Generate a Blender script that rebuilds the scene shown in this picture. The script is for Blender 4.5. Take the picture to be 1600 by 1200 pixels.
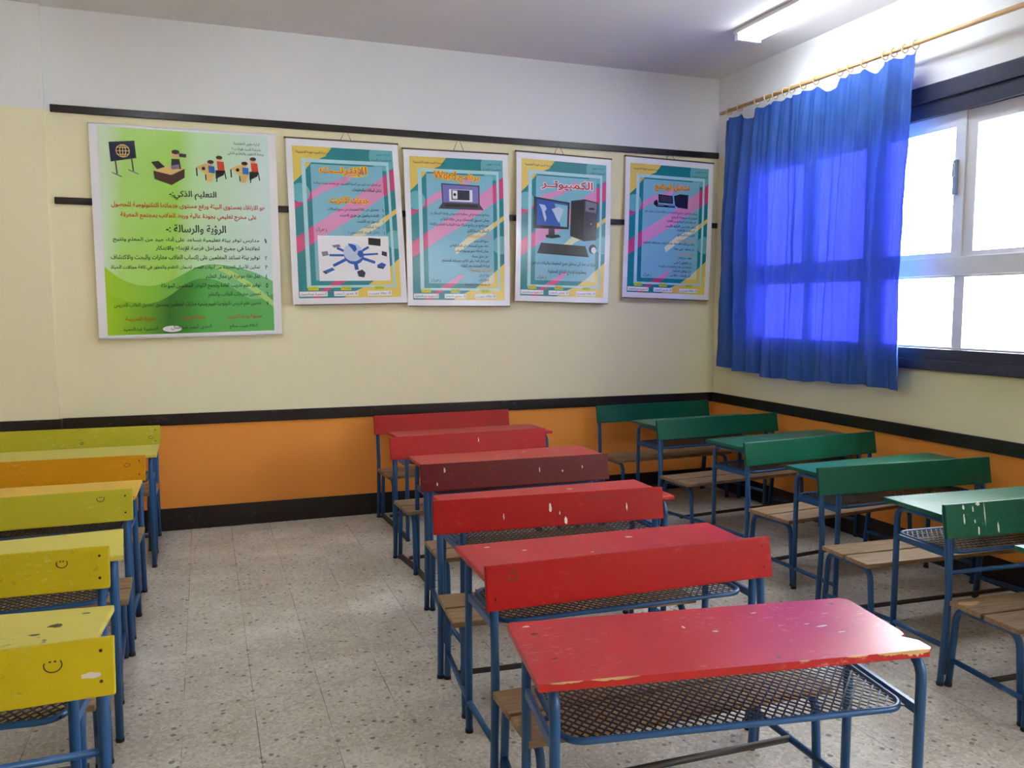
import bpy, bmesh, math, random, unicodedata
from mathutils import Vector, Matrix

# ------------------------------------------------------------------ clearing
for o in list(bpy.data.objects):
    bpy.data.objects.remove(o, do_unlink=True)
scene = bpy.context.scene
COL = scene.collection
random.seed(7)

# ------------------------------------------------------------------ camera
H = 1.55
YAW, PITCH = 0.35145, 0.091389
fwd = Vector((math.sin(YAW) * math.cos(PITCH), math.cos(YAW) * math.cos(PITCH), -math.sin(PITCH)))
rgt = Vector((math.cos(YAW), -math.sin(YAW), 0))
upv = rgt.cross(fwd)
cam_d = bpy.data.cameras.new('camera')
cam = bpy.data.objects.new('camera', cam_d)
COL.objects.link(cam)
cam.matrix_world = Matrix((
    (rgt.x, upv.x, -fwd.x, 0.0),
    (rgt.y, upv.y, -fwd.y, 0.0),
    (rgt.z, upv.z, -fwd.z, H),
    (0, 0, 0, 1)))
cam_d.sensor_fit = 'HORIZONTAL'
cam_d.sensor_width = 36.0
cam_d.lens = 1314.23 / 1600 * 36.0
cam_d.clip_start = 0.05
scene.camera = cam

# ------------------------------------------------------------------ sky, exposure
world = bpy.data.worlds.new('sky')
scene.world = world
world.use_nodes = True
bg = world.node_tree.nodes['Background']
bg.inputs['Color'].default_value = (0.93, 0.965, 1.0, 1)
bg.inputs['Strength'].default_value = 9.0
LAMP_STRENGTH = 13.0
vs = scene.view_settings
vs.view_transform = 'Standard'
vs.look = 'None'
vs.gamma = 1.0
vs.use_curve_mapping = False
vs.exposure = 1.46
scene.cycles.diffuse_bounces = 8

# ------------------------------------------------------------------ room dims
D = 6.20        # back wall
XR = 4.123      # right wall (window wall)
XL = -3.6
YF = -2.6
ZC = 3.445      # ceiling
ZRAIL = 2.84
ZDADO = 0.818
ZBASE = 0.158


# ------------------------------------------------------------------ materials
def srgb(r, g, b):
    def f(c):
        c /= 255.0
        return c / 12.92 if c <= 0.04045 else ((c + 0.055) / 1.055) ** 2.4
    return (f(r), f(g), f(b), 1.0)


MATS = {}


def new_mat(name):
    m = bpy.data.materials.new(name)
    m.use_nodes = True
    nt = m.node_tree
    return m, nt, nt.nodes['Principled BSDF']


def node(nt, kind, **kw):
    n = nt.nodes.new(kind)
    for k, v in kw.items():
        setattr(n, k, v)
    return n


def mathn(nt, op, a, b=None, clamp=False):
    n = node(nt, 'ShaderNodeMath', operation=op, use_clamp=clamp)
    for i, x in enumerate((a, b)):
        if x is None:
            continue
        if isinstance(x, (int, float)):
            n.inputs[i].default_value = x
        else:
            nt.links.new(x, n.inputs[i])
    return n.outputs[0]


def mixc(nt, fac, a, b, blend='MIX'):
    n = node(nt, 'ShaderNodeMix', data_type='RGBA', blend_type=blend)
    for s, x in ((n.inputs[0], fac), (n.inputs[6], a), (n.inputs[7], b)):
        if isinstance(x, (int, float)):
            s.default_value = x
        elif isinstance(x, tuple):
            s.default_value = x
        else:
            nt.links.new(x, s)
    return n.outputs[2]


def noise(nt, vec, scale, detail=3.0, rough=0.55):
    n = node(nt, 'ShaderNodeTexNoise')
    n.inputs['Scale'].default_value = scale
    n.inputs['Detail'].default_value = detail
    n.inputs['Roughness'].default_value = rough
    if vec is not None:
        nt.links.new(vec, n.inputs['Vector'])
    return n.outputs['Fac']


def ramp(nt, fac, lo, hi):
    n = node(nt, 'ShaderNodeMapRange', clamp=True)
    n.inputs['From Min'].default_value = lo
    n.inputs['From Max'].default_value = hi
    nt.links.new(fac, n.inputs['Value'])
    return n.outputs['Result']


def obj_coords(nt, scale=(1, 1, 1), rand=True):
    tc = node(nt, 'ShaderNodeTexCoord')
    mp = node(nt, 'ShaderNodeMapping')
    mp.inputs['Scale'].default_value = scale
    nt.links.new(tc.outputs['Object'], mp.inputs['Vector'])
    if rand:
        oi = node(nt, 'ShaderNodeObjectInfo')
        mu = mathn(nt, 'MULTIPLY', oi.outputs['Random'], 37.0)
        cx = node(nt, 'ShaderNodeCombineXYZ')
        nt.links.new(mu, cx.inputs[0])
        nt.links.new(mu, cx.inputs[1])
        nt.links.new(cx.outputs[0], mp.inputs['Location'])
    return mp.outputs['Vector']


def bump(nt, p, height, strength=0.2, dist=0.002):
    b = node(nt, 'ShaderNodeBump')
    b.inputs['Strength'].default_value = strength
    b.inputs['Distance'].default_value = dist
    nt.links.new(height, b.inputs['Height'])
    nt.links.new(b.outputs['Normal'], p.inputs['Normal'])


def flat(name, col, rough=0.5, metal=0.0, spec=0.5, emit=None):
    if name in MATS:
        return MATS[name]
    m, nt, p = new_mat(name)
    v = noise(nt, obj_coords(nt), 25.0)
    dark = tuple(c * 0.9 for c in col[:3]) + (1,)
    nt.links.new(mixc(nt, v, dark, col), p.inputs['Base Color'])
    p.inputs['Roughness'].default_value = rough
    p.inputs['Metallic'].default_value = metal
    p.inputs['Specular IOR Level'].default_value = spec
    if emit:
        p.inputs['Emission Color'].default_value = emit[0]
        p.inputs['Emission Strength'].default_value = emit[1]
    MATS[name] = m
    return m


def painted_wood(name, col, rough=0.3, wear=(0.85, 0.75, 0.6, 1), wear_amt=1.0, dirt=1.0, spec=0.5):
    """Gloss paint on board with scuffs, pale scratches and dark specks."""
    m, nt, p = new_mat(name)
    v = obj_coords(nt)
    n1 = noise(nt, v, 6.0, 4)
    c = mixc(nt, n1, tuple(x * 0.86 for x in col[:3]) + (1,), tuple(min(1, x * 1.1) for x in col[:3]) + (1,))
    # pale scuffs: fine stretched noise gated by a broad patch mask
    v2 = obj_coords(nt, (9, 38, 20))
    s = ramp(nt, noise(nt, v2, 3.0, 6, 0.7), 0.56, 0.66)
    g = ramp(nt, noise(nt, v, 4.5, 2), 0.46, 0.62)
    c = mixc(nt, mathn(nt, 'MULTIPLY', mathn(nt, 'MULTIPLY', s, g), 0.55 * wear_amt), c, wear)
    # dark specks
    d = ramp(nt, noise(nt, v, 42.0, 3, 0.6), 0.61, 0.70)
    g2 = ramp(nt, noise(nt, v, 2.3, 2), 0.5, 0.68)
    c = mixc(nt, mathn(nt, 'MULTIPLY', mathn(nt, 'MULTIPLY', d, g2), 0.6 * dirt), c, (0.05, 0.035, 0.03, 1))
    nt.links.new(c, p.inputs['Base Color'])
    r = mathn(nt, 'ADD', mathn(nt, 'MULTIPLY', n1, 0.16), rough - 0.06)
    nt.links.new(r, p.inputs['Roughness'])
    p.inputs['Specular IOR Level'].default_value = spec
    bump(nt, p, noise(nt, v, 18.0, 3), 0.12, 0.003)
    MATS[name] = m
    return m


def wall_paint(name, zones, rough=0.75):
    """zones: list of (z upper limit, colour) from the floor up; real paint bands."""
    m, nt, p = new_mat(name)
    geo = node(nt, 'ShaderNodeNewGeometry')
    sep = node(nt, 'ShaderNodeSeparateXYZ')
    nt.links.new(geo.outputs['Position'], sep.inputs[0])
    wob = noise(nt, geo.outputs['Position'], 9.0, 2)
    z = mathn(nt, 'ADD', sep.outputs[2], mathn(nt, 'MULTIPLY', mathn(nt, 'SUBTRACT', wob, 0.5), 0.006))
    c = zones[0][1]
    for i in range(1, len(zones)):
        f = mathn(nt, 'GREATER_THAN', z, zones[i - 1][0])
        c = mixc(nt, f, c, zones[i][1])
    n1 = noise(nt, geo.outputs['Position'], 1.3, 4)
    c = mixc(nt, mathn(nt, 'MULTIPLY', n1, 0.10), c, (0.40, 0.36, 0.30, 1))
    # sparse small chips
    d = ramp(nt, noise(nt, geo.outputs['Position'], 30.0, 2), 0.80, 0.84)
    c = mixc(nt, mathn(nt, 'MULTIPLY', d, 0.25), c, (0.3, 0.27, 0.22, 1))
    nt.links.new(c, p.inputs['Base Color'])
    p.inputs['Roughness'].default_value = rough
    p.inputs['Specular IOR Level'].default_value = 0.3
    bump(nt, p, noise(nt, geo.outputs['Position'], 55.0, 4), 0.12, 0.004)
    MATS[name] = m
    return m


WHITE = srgb(224, 226, 229)
CREAM = srgb(234, 227, 192)
ORANGE = srgb(238, 150, 56)
BLACKISH = srgb(30, 24, 26)
wall_paint('wall_paint', [(ZBASE, ORANGE), (0.775, ORANGE), (2.80, CREAM), (9, WHITE)])
wall_paint('ceiling_paint', [(0, WHITE), (9, srgb(222, 220, 218))], 0.85)


def terrazzo():
    m, nt, p = new_mat('terrazzo_tiles')
    geo = node(nt, 'ShaderNodeNewGeometry')
    pos = geo.outputs['Position']
    mp = node(nt, 'ShaderNodeMapping')
    mp.inputs['Location'].default_value = (0.117, -5.47, 0)
    mp.inputs['Rotation'].default_value = (0, 0, 0)
    nt.links.new(pos, mp.inputs['Vector'])
    sep = node(nt, 'ShaderNodeSeparateXYZ')
    nt.links.new(mp.outputs[0], sep.inputs[0])
    T = 0.26
    lines = []
    for k in (0, 1):
        a = mathn(nt, 'ADD', mathn(nt, 'DIVIDE', sep.outputs[k], T), 200.0)
        fr = mathn(nt, 'FRACT', a)
        dd = mathn(nt, 'MINIMUM', fr, mathn(nt, 'SUBTRACT', 1.0, fr))
        lines.append(mathn(nt, 'LESS_THAN', dd, 0.0055 if k == 0 else 0.005))
    # which tile: a slight tone for each
    fl = []
    for k in (0, 1):
        fl.append(mathn(nt, 'FLOOR', mathn(nt, 'ADD', mathn(nt, 'DIVIDE', sep.outputs[k], T), 200.0)))
    cx = node(nt, 'ShaderNodeCombineXYZ')
    nt.links.new(fl[0], cx.inputs[0]); nt.links.new(fl[1], cx.inputs[1])
    wn = node(nt, 'ShaderNodeTexWhiteNoise', noise_dimensions='3D')
    nt.links.new(cx.outputs[0], wn.inputs['Vector'])
    c = mixc(nt, wn.outputs['Value'], srgb(196, 190, 180), srgb(212, 207, 198))
    c = mixc(nt, mathn(nt, 'MULTIPLY', ramp(nt, noise(nt, pos, 3.0, 5, 0.65), 0.38, 0.66), 0.55), c, srgb(158, 149, 136))
    # fine pale and grey aggregate
    v0 = node(nt, 'ShaderNodeTexVoronoi'); v0.inputs['Scale'].default_value = 95
    nt.links.new(pos, v0.inputs['Vector'])
    sc = node(nt, 'ShaderNodeSeparateColor'); nt.links.new(v0.outputs['Color'], sc.inputs[0])
    c = mixc(nt, mathn(nt, 'MULTIPLY', mathn(nt, 'GREATER_THAN', sc.outputs[0], 0.72), 0.4), c, srgb(150, 140, 128))
    c = mixc(nt, mathn(nt, 'MULTIPLY', mathn(nt, 'LESS_THAN', sc.outputs[1], 0.25), 0.35), c, srgb(232, 226, 216))
    # dark stone chips, larger and sparse
    v1 = node(nt, 'ShaderNodeTexVoronoi'); v1.inputs['Scale'].default_value = 34
    nt.links.new(pos, v1.inputs['Vector'])
    s1 = node(nt, 'ShaderNodeSeparateColor'); nt.links.new(v1.outputs['Color'], s1.inputs[0])
    chip = mathn(nt, 'MULTIPLY', mathn(nt, 'LESS_THAN', v1.outputs['Distance'], mathn(nt, 'MULTIPLY', s1.outputs[0], 0.36)), mathn(nt, 'GREATER_THAN', s1.outputs[2], 0.80))
    c = mixc(nt, mathn(nt, 'MULTIPLY', chip, 0.7), c, srgb(84, 78, 70))
    c = mixc(nt, mathn(nt, 'MULTIPLY', mathn(nt, 'MAXIMUM', mathn(nt, 'MULTIPLY', lines[0], 1.0), mathn(nt, 'MULTIPLY', lines[1], 0.30)), ramp(nt, noise(nt, pos, 2.6, 3), 0.36, 0.62)), c, srgb(96, 88, 76))
    nt.links.new(c, p.inputs['Base Color'])
    rr = mathn(nt, 'ADD', mathn(nt, 'MULTIPLY', noise(nt, pos, 5.0, 3), 0.25), 0.38)
    nt.links.new(rr, p.inputs['Roughness'])
    p.inputs['Specular IOR Level'].default_value = 0.4
    MATS['terrazzo_tiles'] = m


terrazzo()


def bare_wood(name, a, b):
    m, nt, p = new_mat(name)
    v = obj_coords(nt, (2.2, 26, 26))
    n1 = noise(nt, v, 3.0, 6, 0.65)
    c = mixc(nt, ramp(nt, n1, 0.3, 0.7), a, b)
    v3 = obj_coords(nt)
    st = ramp(nt, noise(nt, v3, 7.0, 4), 0.52, 0.72)
    c = mixc(nt, mathn(nt, 'MULTIPLY', st, 0.45), c, (0.10, 0.07, 0.05, 1))
    nt.links.new(c, p.inputs['Base Color'])
    p.inputs['Roughness'].default_value = 0.55
    bump(nt, p, n1, 0.3, 0.003)
    MATS[name] = m


bare_wood('seat_wood', srgb(118, 90, 62), srgb(168, 138, 102))
bare_wood('chipped_wood', srgb(200, 160, 105), srgb(222, 186, 130))

painted_wood('red_paint', srgb(172, 16, 18), 0.38, wear=(0.80, 0.45, 0.38, 1), wear_amt=0.10, dirt=0.5, spec=0.22)
painted_wood('maroon_paint', srgb(100, 14, 20), 0.38, wear=(0.8, 0.5, 0.45, 1), wear_amt=0.10, dirt=0.5, spec=0.22)
painted_wood('worn_red_paint', srgb(188, 24, 24), 0.31, wear=(0.95, 0.58, 0.48, 1), wear_amt=0.75)
painted_wood('green_paint', srgb(0, 84, 62), 0.36, wear=(0.5, 0.75, 0.7, 1), wear_amt=0.12, dirt=0.5, spec=0.3)
painted_wood('worn_green_paint', srgb(0, 98, 74), 0.30, wear=(0.6, 0.85, 0.8, 1), wear_amt=0.5)
painted_wood('lime_paint', srgb(186, 178, 40), 0.40, wear=(0.9, 0.86, 0.55, 1), wear_amt=0.4, dirt=0.7, spec=0.3)
painted_wood('amber_paint', srgb(204, 138, 0), 0.40, wear=(0.97, 0.85, 0.5, 1), wear_amt=0.3, dirt=0.6, spec=0.3)
painted_wood('yellow_paint', srgb(200, 180, 22), 0.40, wear=(0.9, 0.86, 0.55, 1), wear_amt=0.4, dirt=0.8, spec=0.3)
painted_wood('worn_yellow_paint', srgb(210, 196, 84), 0.36, wear=(0.42, 0.37, 0.24, 1), wear_amt=1.3, dirt=1.5)
painted_wood('worn_amber_paint', srgb(226, 178, 60), 0.36, wear=(0.97, 0.88, 0.6, 1), wear_amt=1.0)
painted_wood('blue_metal_paint', srgb(30, 82, 136), 0.34, wear=(0.05, 0.07, 0.1, 1), wear_amt=0.9, dirt=0.8)
painted_wood('black_gloss_paint', srgb(26, 19, 21), 0.30, wear=(0.25, 0.23, 0.22, 1), wear_amt=0.5)
painted_wood('navy_frame_paint', srgb(46, 50, 74), 0.35, wear=(0.5, 0.5, 0.55, 1), wear_amt=0.4)
flat('black_rubber', srgb(36, 34, 36), 0.6)
flat('dark_bolt', srgb(70, 52, 44), 0.45, 0.6)
flat('ink', srgb(70, 58, 30), 0.5)
flat('white_drip', srgb(226, 220, 210), 0.5)
flat('mesh_metal', srgb(44, 46, 60), 0.45, 0.3)
flat('floor_bar_metal', srgb(66, 60, 58), 0.5, 0.3)
flat('aluminium', srgb(222, 224, 232), 0.4, 0.0)
flat('rod_wood', srgb(206, 170, 118), 0.45)
flat('ring_wood', srgb(214, 182, 132), 0.45)
flat('hook_white', srgb(235, 230, 225), 0.5)
flat('latch_grey', srgb(150, 165, 195), 0.4, 0.4)
flat('batten_wood', srgb(88, 62, 48), 0.55)
flat('string_dark', srgb(70, 58, 46), 0.8)
flat('lamp_body', srgb(238, 240, 245), 0.4)
flat('tube_glow', (0.9, 0.95, 1.0, 1), 0.4, emit=((0.90, 0.95, 1.0, 1), LAMP_STRENGTH))


def curtain_mat():
    m = bpy.data.materials.new('blue_curtain_cloth')
    m.use_nodes = True
    nt = m.node_tree
    nt.nodes.clear()
    out = node(nt, 'ShaderNodeOutputMaterial')
    v = obj_coords(nt, (1, 1, 0.35), rand=False)
    n1 = noise(nt, v, 30, 4)
    colr = mixc(nt, n1, (0.018, 0.075, 0.30, 1), (0.042, 0.130, 0.44, 1))
    df = node(nt, 'ShaderNodeBsdfPrincipled')
    nt.links.new(colr, df.inputs['Base Color'])
    df.inputs['Roughness'].default_value = 0.5
    df.inputs['Specular IOR Level'].default_value = 0.35
    tl = node(nt, 'ShaderNodeBsdfTranslucent')
    tl.inputs['Color'].default_value = (0.030, 0.05, 0.60, 1)
    tr = node(nt, 'ShaderNodeBsdfTransparent')
    tr.inputs['Color'].default_value = (0.045, 0.045, 0.80, 1)
    m1 = node(nt, 'ShaderNodeMixShader'); m1.inputs[0].default_value = 0.07
    nt.links.new(df.outputs[0], m1.inputs[1]); nt.links.new(tl.outputs[0], m1.inputs[2])
    m2 = node(nt, 'ShaderNodeMixShader'); m2.inputs[0].default_value = 0.06
    nt.links.new(m1.outputs[0], m2.inputs[1]); nt.links.new(tr.outputs[0], m2.inputs[2])
    nt.links.new(m2.outputs[0], out.inputs['Surface'])
    MATS['blue_curtain_cloth'] = m


curtain_mat()


def glass_mat():
    m = bpy.data.materials.new('window_glass')
    m.use_nodes = True
    nt = m.node_tree
    nt.nodes.clear()
    out = node(nt, 'ShaderNodeOutputMaterial')
    tr = node(nt, 'ShaderNodeBsdfTransparent'); tr.inputs['Color'].default_value = (0.95, 0.97, 0.97, 1)
    gl = node(nt, 'ShaderNodeBsdfGlossy'); gl.inputs['Roughness'].default_value = 0.02
    geo = node(nt, 'ShaderNodeNewGeometry')
    dot = node(nt, 'ShaderNodeVectorMath', operation='DOT_PRODUCT')
    nt.links.new(geo.outputs['Incoming'], dot.inputs[0]); nt.links.new(geo.outputs['Normal'], dot.inputs[1])
    gr = mathn(nt, 'POWER', mathn(nt, 'SUBTRACT', 1.0, mathn(nt, 'ABSOLUTE', dot.outputs['Value'])), 5.0)
    fr = mathn(nt, 'ADD', mathn(nt, 'MULTIPLY', gr, 0.96), 0.04, True)
    mx = node(nt, 'ShaderNodeMixShader')
    nt.links.new(fr, mx.inputs[0])
    nt.links.new(tr.outputs[0], mx.inputs[1]); nt.links.new(gl.outputs[0], mx.inputs[2])
    nt.links.new(mx.outputs[0], out.inputs['Surface'])
    MATS['window_glass'] = m


glass_mat()


# ------------------------------------------------------------------ mesh helpers
def link(name, bm, mats, parent=None, smooth=False):
    me = bpy.data.meshes.new(name)
    bm.to_mesh(me)
    bm.free()
    if isinstance(mats, str):
        mats = [mats]
    for mname in mats:
        me.materials.append(MATS[mname])
    if smooth:
        for f in me.polygons:
            f.use_smooth = True
    o = bpy.data.objects.new(name, me)
    COL.objects.link(o)
    if parent:
        o.parent = parent
    return o


def tag(o, label=None, cat=None, group=None, kind=None):
    if label: o['label'] = label
    if cat: o['category'] = cat
    if group: o['group'] = group
    if kind: o['kind'] = kind
    return o


def thing(name, label, cat, loc=(0, 0, 0), rz=0.0, group=None, kind=None):
    o = bpy.data.objects.new(name, None)
    COL.objects.link(o)
    o.empty_display_size = 0.1
    o.location = loc
    o.rotation_euler = (0, 0, rz)
    return tag(o, label, cat, group, kind)


def box(bm, x0, x1, y0, y1, z0, z1, bev=0.0, mi=0, M=None):
    vs_ = [bm.verts.new((x, y, z)) for z in (z0, z1) for y in (y0, y1) for x in (x0, x1)]
    idx = ((0, 2, 3, 1), (4, 5, 7, 6), (0, 1, 5, 4), (2, 6, 7, 3), (0, 4, 6, 2), (1, 3, 7, 5))
    fs = [bm.faces.new([vs_[i] for i in q]) for q in idx]
    for f in fs:
        f.material_index = mi
    allv = set(vs_)
    if bev > 0:
        es = set(e for f in fs for e in f.edges)
        r = bmesh.ops.bevel(bm, geom=list(es), offset=bev, segments=2, profile=0.6, affect='EDGES')
        allv = set(r['verts']) | set(v for v in vs_ if v.is_valid)
        for f in r['faces']:
            f.material_index = mi
    if M is not None:
        for v in allv:
            v.co = M @ v.co
    return allv


def fillet(pts, rad, seg=6):
    """Round the inner corners of a polyline; rad: one value or one for each corner."""
    pts = [Vector(p) for p in pts]
    out = [pts[0]]
    for i in range(1, len(pts) - 1):
        r = rad[i - 1] if isinstance(rad, (list, tuple)) else rad
        a, b, c = pts[i - 1], pts[i], pts[i + 1]
        u, w = (a - b).normalized(), (c - b).normalized()
        if r <= 0:
            out.append(b); continue
        r = min(r, (a - b).length * 0.49, (c - b).length * 0.49)
        p0, p1 = b + u * r, b + w * r
        for k in range(seg + 1):
            t = k / seg
            out.append((1 - t) ** 2 * p0 + 2 * t * (1 - t) * b + t * t * p1)
    out.append(pts[-1])
    return out


def tube(bm, pts, r, n=10, closed=False, mi=0, caps=True):
    pts = [Vector(p) for p in pts]
    m = len(pts)
    tang = []
    for i in range(m):
        if closed:
            t = pts[(i + 1) % m] - pts[i - 1]
        else:
            t = pts[min(i + 1, m - 1)] - pts[max(i - 1, 0)]
        tang.append(t.normalized())
    ref = Vector((0, 0, 1)) if abs(tang[0].z) < 0.9 else Vector((1, 0, 0))
    nrm = (ref - tang[0] * ref.dot(tang[0])).normalized()
    rings = []
    for i in range(m):
        nrm = (nrm - tang[i] * nrm.dot(tang[i])).normalized()
        bn = tang[i].cross(nrm)
        rr = r[i] if isinstance(r, (list, tuple)) else r
        rings.append([bm.verts.new(pts[i] + (nrm * math.cos(2 * math.pi * k / n) + bn * math.sin(2 * math.pi * k / n)) * rr) for k in range(n)])
    for i in range(m if closed else m - 1):
        a, b = rings[i], rings[(i + 1) % m]
        for k in range(n):
            f = bm.faces.new((a[k], a[(k + 1) % n], b[(k + 1) % n], b[k]))
            f.smooth = True
            f.material_index = mi
    if caps and not closed:
        f = bm.faces.new(list(reversed(rings[0]))); f.material_index = mi
        f = bm.faces.new(rings[-1]); f.material_index = mi


def flatbar(bm, a, b, w, t, up=Vector((0, 0, 1))):
    """Rectangular bar from a to b: w tall along up, t thick."""
    a, b = Vector(a), Vector(b)
    d = (b - a).normalized()
    s = d.cross(up).normalized()
    u2 = s.cross(d)
    q = []
    for p in (a, b):
        q.append([bm.verts.new(p + s * (t / 2 * i) + u2 * (w / 2 * j)) for i, j in ((-1, -1), (1, -1), (1, 1), (-1, 1))])
    for k in range(4):
        bm.faces.new((q[0][k], q[0][(k + 1) % 4], q[1][(k + 1) % 4], q[1][k]))
    bm.faces.new(list(reversed(q[0]))); bm.faces.new(q[1])


def boxobj(name, x0, x1, y0, y1, z0, z1, mat, kind='structure', bev=0.0, parent=None):
    bm = bmesh.new()
    box(bm, x0, x1, y0, y1, z0, z1, bev)
    o = link(name, bm, mat, parent)
    if kind and not parent:
        o['kind'] = kind
    return o


# ------------------------------------------------------------------ room shell
boxobj('floor', XL - .2, XR + .2, YF - .2, D + .2, -0.12, 0.0, 'terrazzo_tiles')
boxobj('ceiling', XL - .2, XR + .2, YF - .2, D + .2, ZC, ZC + 0.15, 'ceiling_paint')
boxobj('wall_back', XL - .2, XR + .2, D, D + .2, 0.0, ZC, 'wall_paint')
boxobj('wall_left', XL - .2, XL, YF, D, 0.0, ZC, 'wall_paint')
boxobj('wall_front', XL - .2, XR + .2, YF - .2, YF, 0.0, ZC, 'wall_paint')
# shallow pier at the left of the back wall
bm = bmesh.new(); box(bm, -1.9, -0.905, D - 0.04, D, 0, ZC, 0.004)
tag(link('wall_back_pier', bm, 'wall_paint'), kind='structure')

WINS = [(5.80, 3.02), (0.70, -2.08)]
Z0, Z1 = 1.19, 2.84
bm = bmesh.new()
box(bm, XR, XR + .2, YF, D, 0, Z0)
box(bm, XR, XR + .2, YF, D, Z1, ZC)
ys = [D] + [v for w in WINS for v in w] + [YF]
for a, b in ((ys[0], ys[1]), (ys[2], ys[3]), (ys[4], ys[5])):
    box(bm, XR, XR + .2, b, a, Z0, Z1)
tag(link('wall_right', bm, 'wall_paint'), kind='structure')


def molding(name, axis, a0, a1, at, z0, z1, th, mat):
    bm = bmesh.new()
    if axis == 'x':
        box(bm, a0, a1, at - th, at, z0, z1, 0.004)
    else:
        box(bm, at - th, at, a0, a1, z0, z1, 0.004)
    return tag(link(name, bm, mat), kind='structure')


molding('trim_1', 'x', -0.875, XR, D, 2.792, 2.840, 0.018, 'black_gloss_paint')
molding('trim_2', 'x', -0.873, XR, D, 2.213, 2.257, 0.018, 'black_gloss_paint')
molding('trim_3', 'x', -0.889, XR, D, 0.738, ZDADO, 0.016, 'black_gloss_paint')
molding('trim_4', 'x', -1.9, -0.889, D - 0.04, 0.738, ZDADO, 0.016, 'black_gloss_paint')
molding('trim_6', 'x', -0.905, -0.889, D - 0.016, 0.738, ZDADO, 0.024, 'black_gloss_paint')
molding('trim_5', 'y', YF, D - 0.018, XR, 0.738, ZDADO, 0.016, 'black_gloss_paint')
molding('baseboard_back', 'x', -0.893, XR, D, 0.0, ZBASE, 0.010, 'black_gloss_paint')
molding('baseboard_pier', 'x', -1.9, -0.893, D - 0.04, 0.0, ZBASE, 0.010, 'black_gloss_paint')
molding('baseboard_pier_end', 'x', -0.905, -0.893, D - 0.010, 0.0, ZBASE, 0.030, 'black_gloss_paint')
molding('baseboard_right', 'y', YF, D - 0.012, XR, 0.0, ZBASE, 0.010, 'black_gloss_paint')


# ------------------------------------------------------------------ windows
def window(name, yh, yl):
    w = thing(name, None, None, (XR, (yh + yl) / 2, Z0), kind='structure')
    Mi = Matrix.Translation(Vector((-XR, -(yh + yl) / 2, -Z0)))
    k = (yh - yl) / 2.78

    def P(n, bm, mat):
        for v in bm.verts:
            v.co = Mi @ v.co
        return link(n, bm, mat, w)
    # dark painted surround, standing a little proud of the wall
    bm = bmesh.new()
    xi, xo = XR - 0.03, XR + 0.12
    box(bm, xi, xo, yl - .03, yh + .03, 1.17, 1.235, .004)
    box(bm, xi + .012, xo, yl + .05, yh - .05, 1.235, 1.300, .004)
    box(bm, xi, xo, yl - .03, yh + .03, 2.765, 2.865, .004)
    box(bm, xi + .015, xo, yl + .05, yh - .05, 2.675, 2.765, .004)
    box(bm, xi, xo, yh - .05, yh + .03, 1.235, 2.765, .004)
    box(bm, xi, xo, yl - .03, yl + .05, 1.235, 2.765, .004)
    P('frame', bm, 'navy_frame_paint')
    # white aluminium: transom, stiles and rails
    sx0, sx1 = XR + .02, XR + .06
    bm = bmesh.new()
    box(bm, sx0 - .012, sx1, yl + .05, yh - .05, 1.735, 1.842, .004)
    P('transom', bm, 'aluminium')
    cols = [(0.13, 0.71), (0.77, 1.28), (1.47, 2.03), (2.10, 2.65)]
    for i, (a, b) in enumerate(cols):
        ya, yb = yh - a * k, yh - b * k
        for lo, hi, up in ((1.300, 1.735, False), (1.842, 2.675, True)):
            s = 0.035 if up else 0.0
            y1_, y0_ = ya - (s if i % 2 else 0), yb + (s if not i % 2 else 0)
            y1e = yh - (.05 if i == 0 else (cols[i - 1][1] + (a - cols[i - 1][1]) / 2) * k)
            y0e = yh - ((2.73) if i == 3 else (b + (cols[i + 1][0] - b) / 2)) * k
            y1e = yh - .05 if i == 0 else y1e
            bm = bmesh.new()
            xs = sx0 + (0.012 if (up and i % 2) else 0)
            box(bm, xs, sx1 - .005, y1_, y1e, lo, hi)
            box(bm, xs, sx1 - .005, y0e, y0_, lo, hi)
            rl = 0.012 if not up else 0.03
            box(bm, xs, sx1 - .005, y0_, y1_, lo, lo + rl)
            box(bm, xs, sx1 - .005, y0_, y1_, hi - (0.085 if up else .012), hi)
            sash = P('sash', bm, 'aluminium')
            bm = bmesh.new()
            box(bm, sx1 - .025, sx1 - .020, y0_ - .002, y1_ + .002, lo + rl - .002, hi - (0.083 if up else .010))
            g = P('pane', bm, 'window_glass')
            if up and i == 2:
                bm = bmesh.new()
                box(bm, xs - .018, xs, y0_ - .03, y0_ - .005, 2.20, 2.40, .003)
                box(bm, xs - .03, xs - .015, y0_ - .026, y0_ - .010, 2.30, 2.38, .003)
                P('latch', bm, 'latch_grey')
    return w


window('window_1', *WINS[0])
window('unseen_window', *WINS[1])  # out of view; added and positioned for the daylight it lets in


# ------------------------------------------------------------------ ceiling lamps
def lamp(y0, y1, x, label):
    w = 0.21
    t = thing('ceiling_lamp', label, 'lamp', (x, (y0 + y1) / 2, ZC), group='fluorescent ceiling lamps')
    L = (y1 - y0) / 2
    bm = bmesh.new()
    box(bm, -w / 2, w / 2, -L, L, -0.028, 0.0, .004)
    link('housing', bm, 'lamp_body', t)
    for s in (-1, 1):
        bm = bmesh.new()
        tube(bm, [(s * .055, -L + .04, -.050), (s * .055, L - .04, -.050)], .018, 12)
        link('fluorescent_tube', bm, 'tube_glow', t)
    for s in (-1, 1):
        bm = bmesh.new()
        box(bm, -w / 2 + .01, w / 2 - .01, s * L - (.04 if s > 0 else 0), s * L + (.04 if s < 0 else 0), -.072, -.028, .004)
        link('end_holder', bm, 'lamp_body', t)
    return t


lamp(3.75, 5.10, 3.60, 'lit white fluorescent lamp on the ceiling near the blue curtain')
lamp(3.55, 4.90, -0.35, 'lit white fluorescent lamp on the ceiling above the aisle, out of frame')

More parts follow.
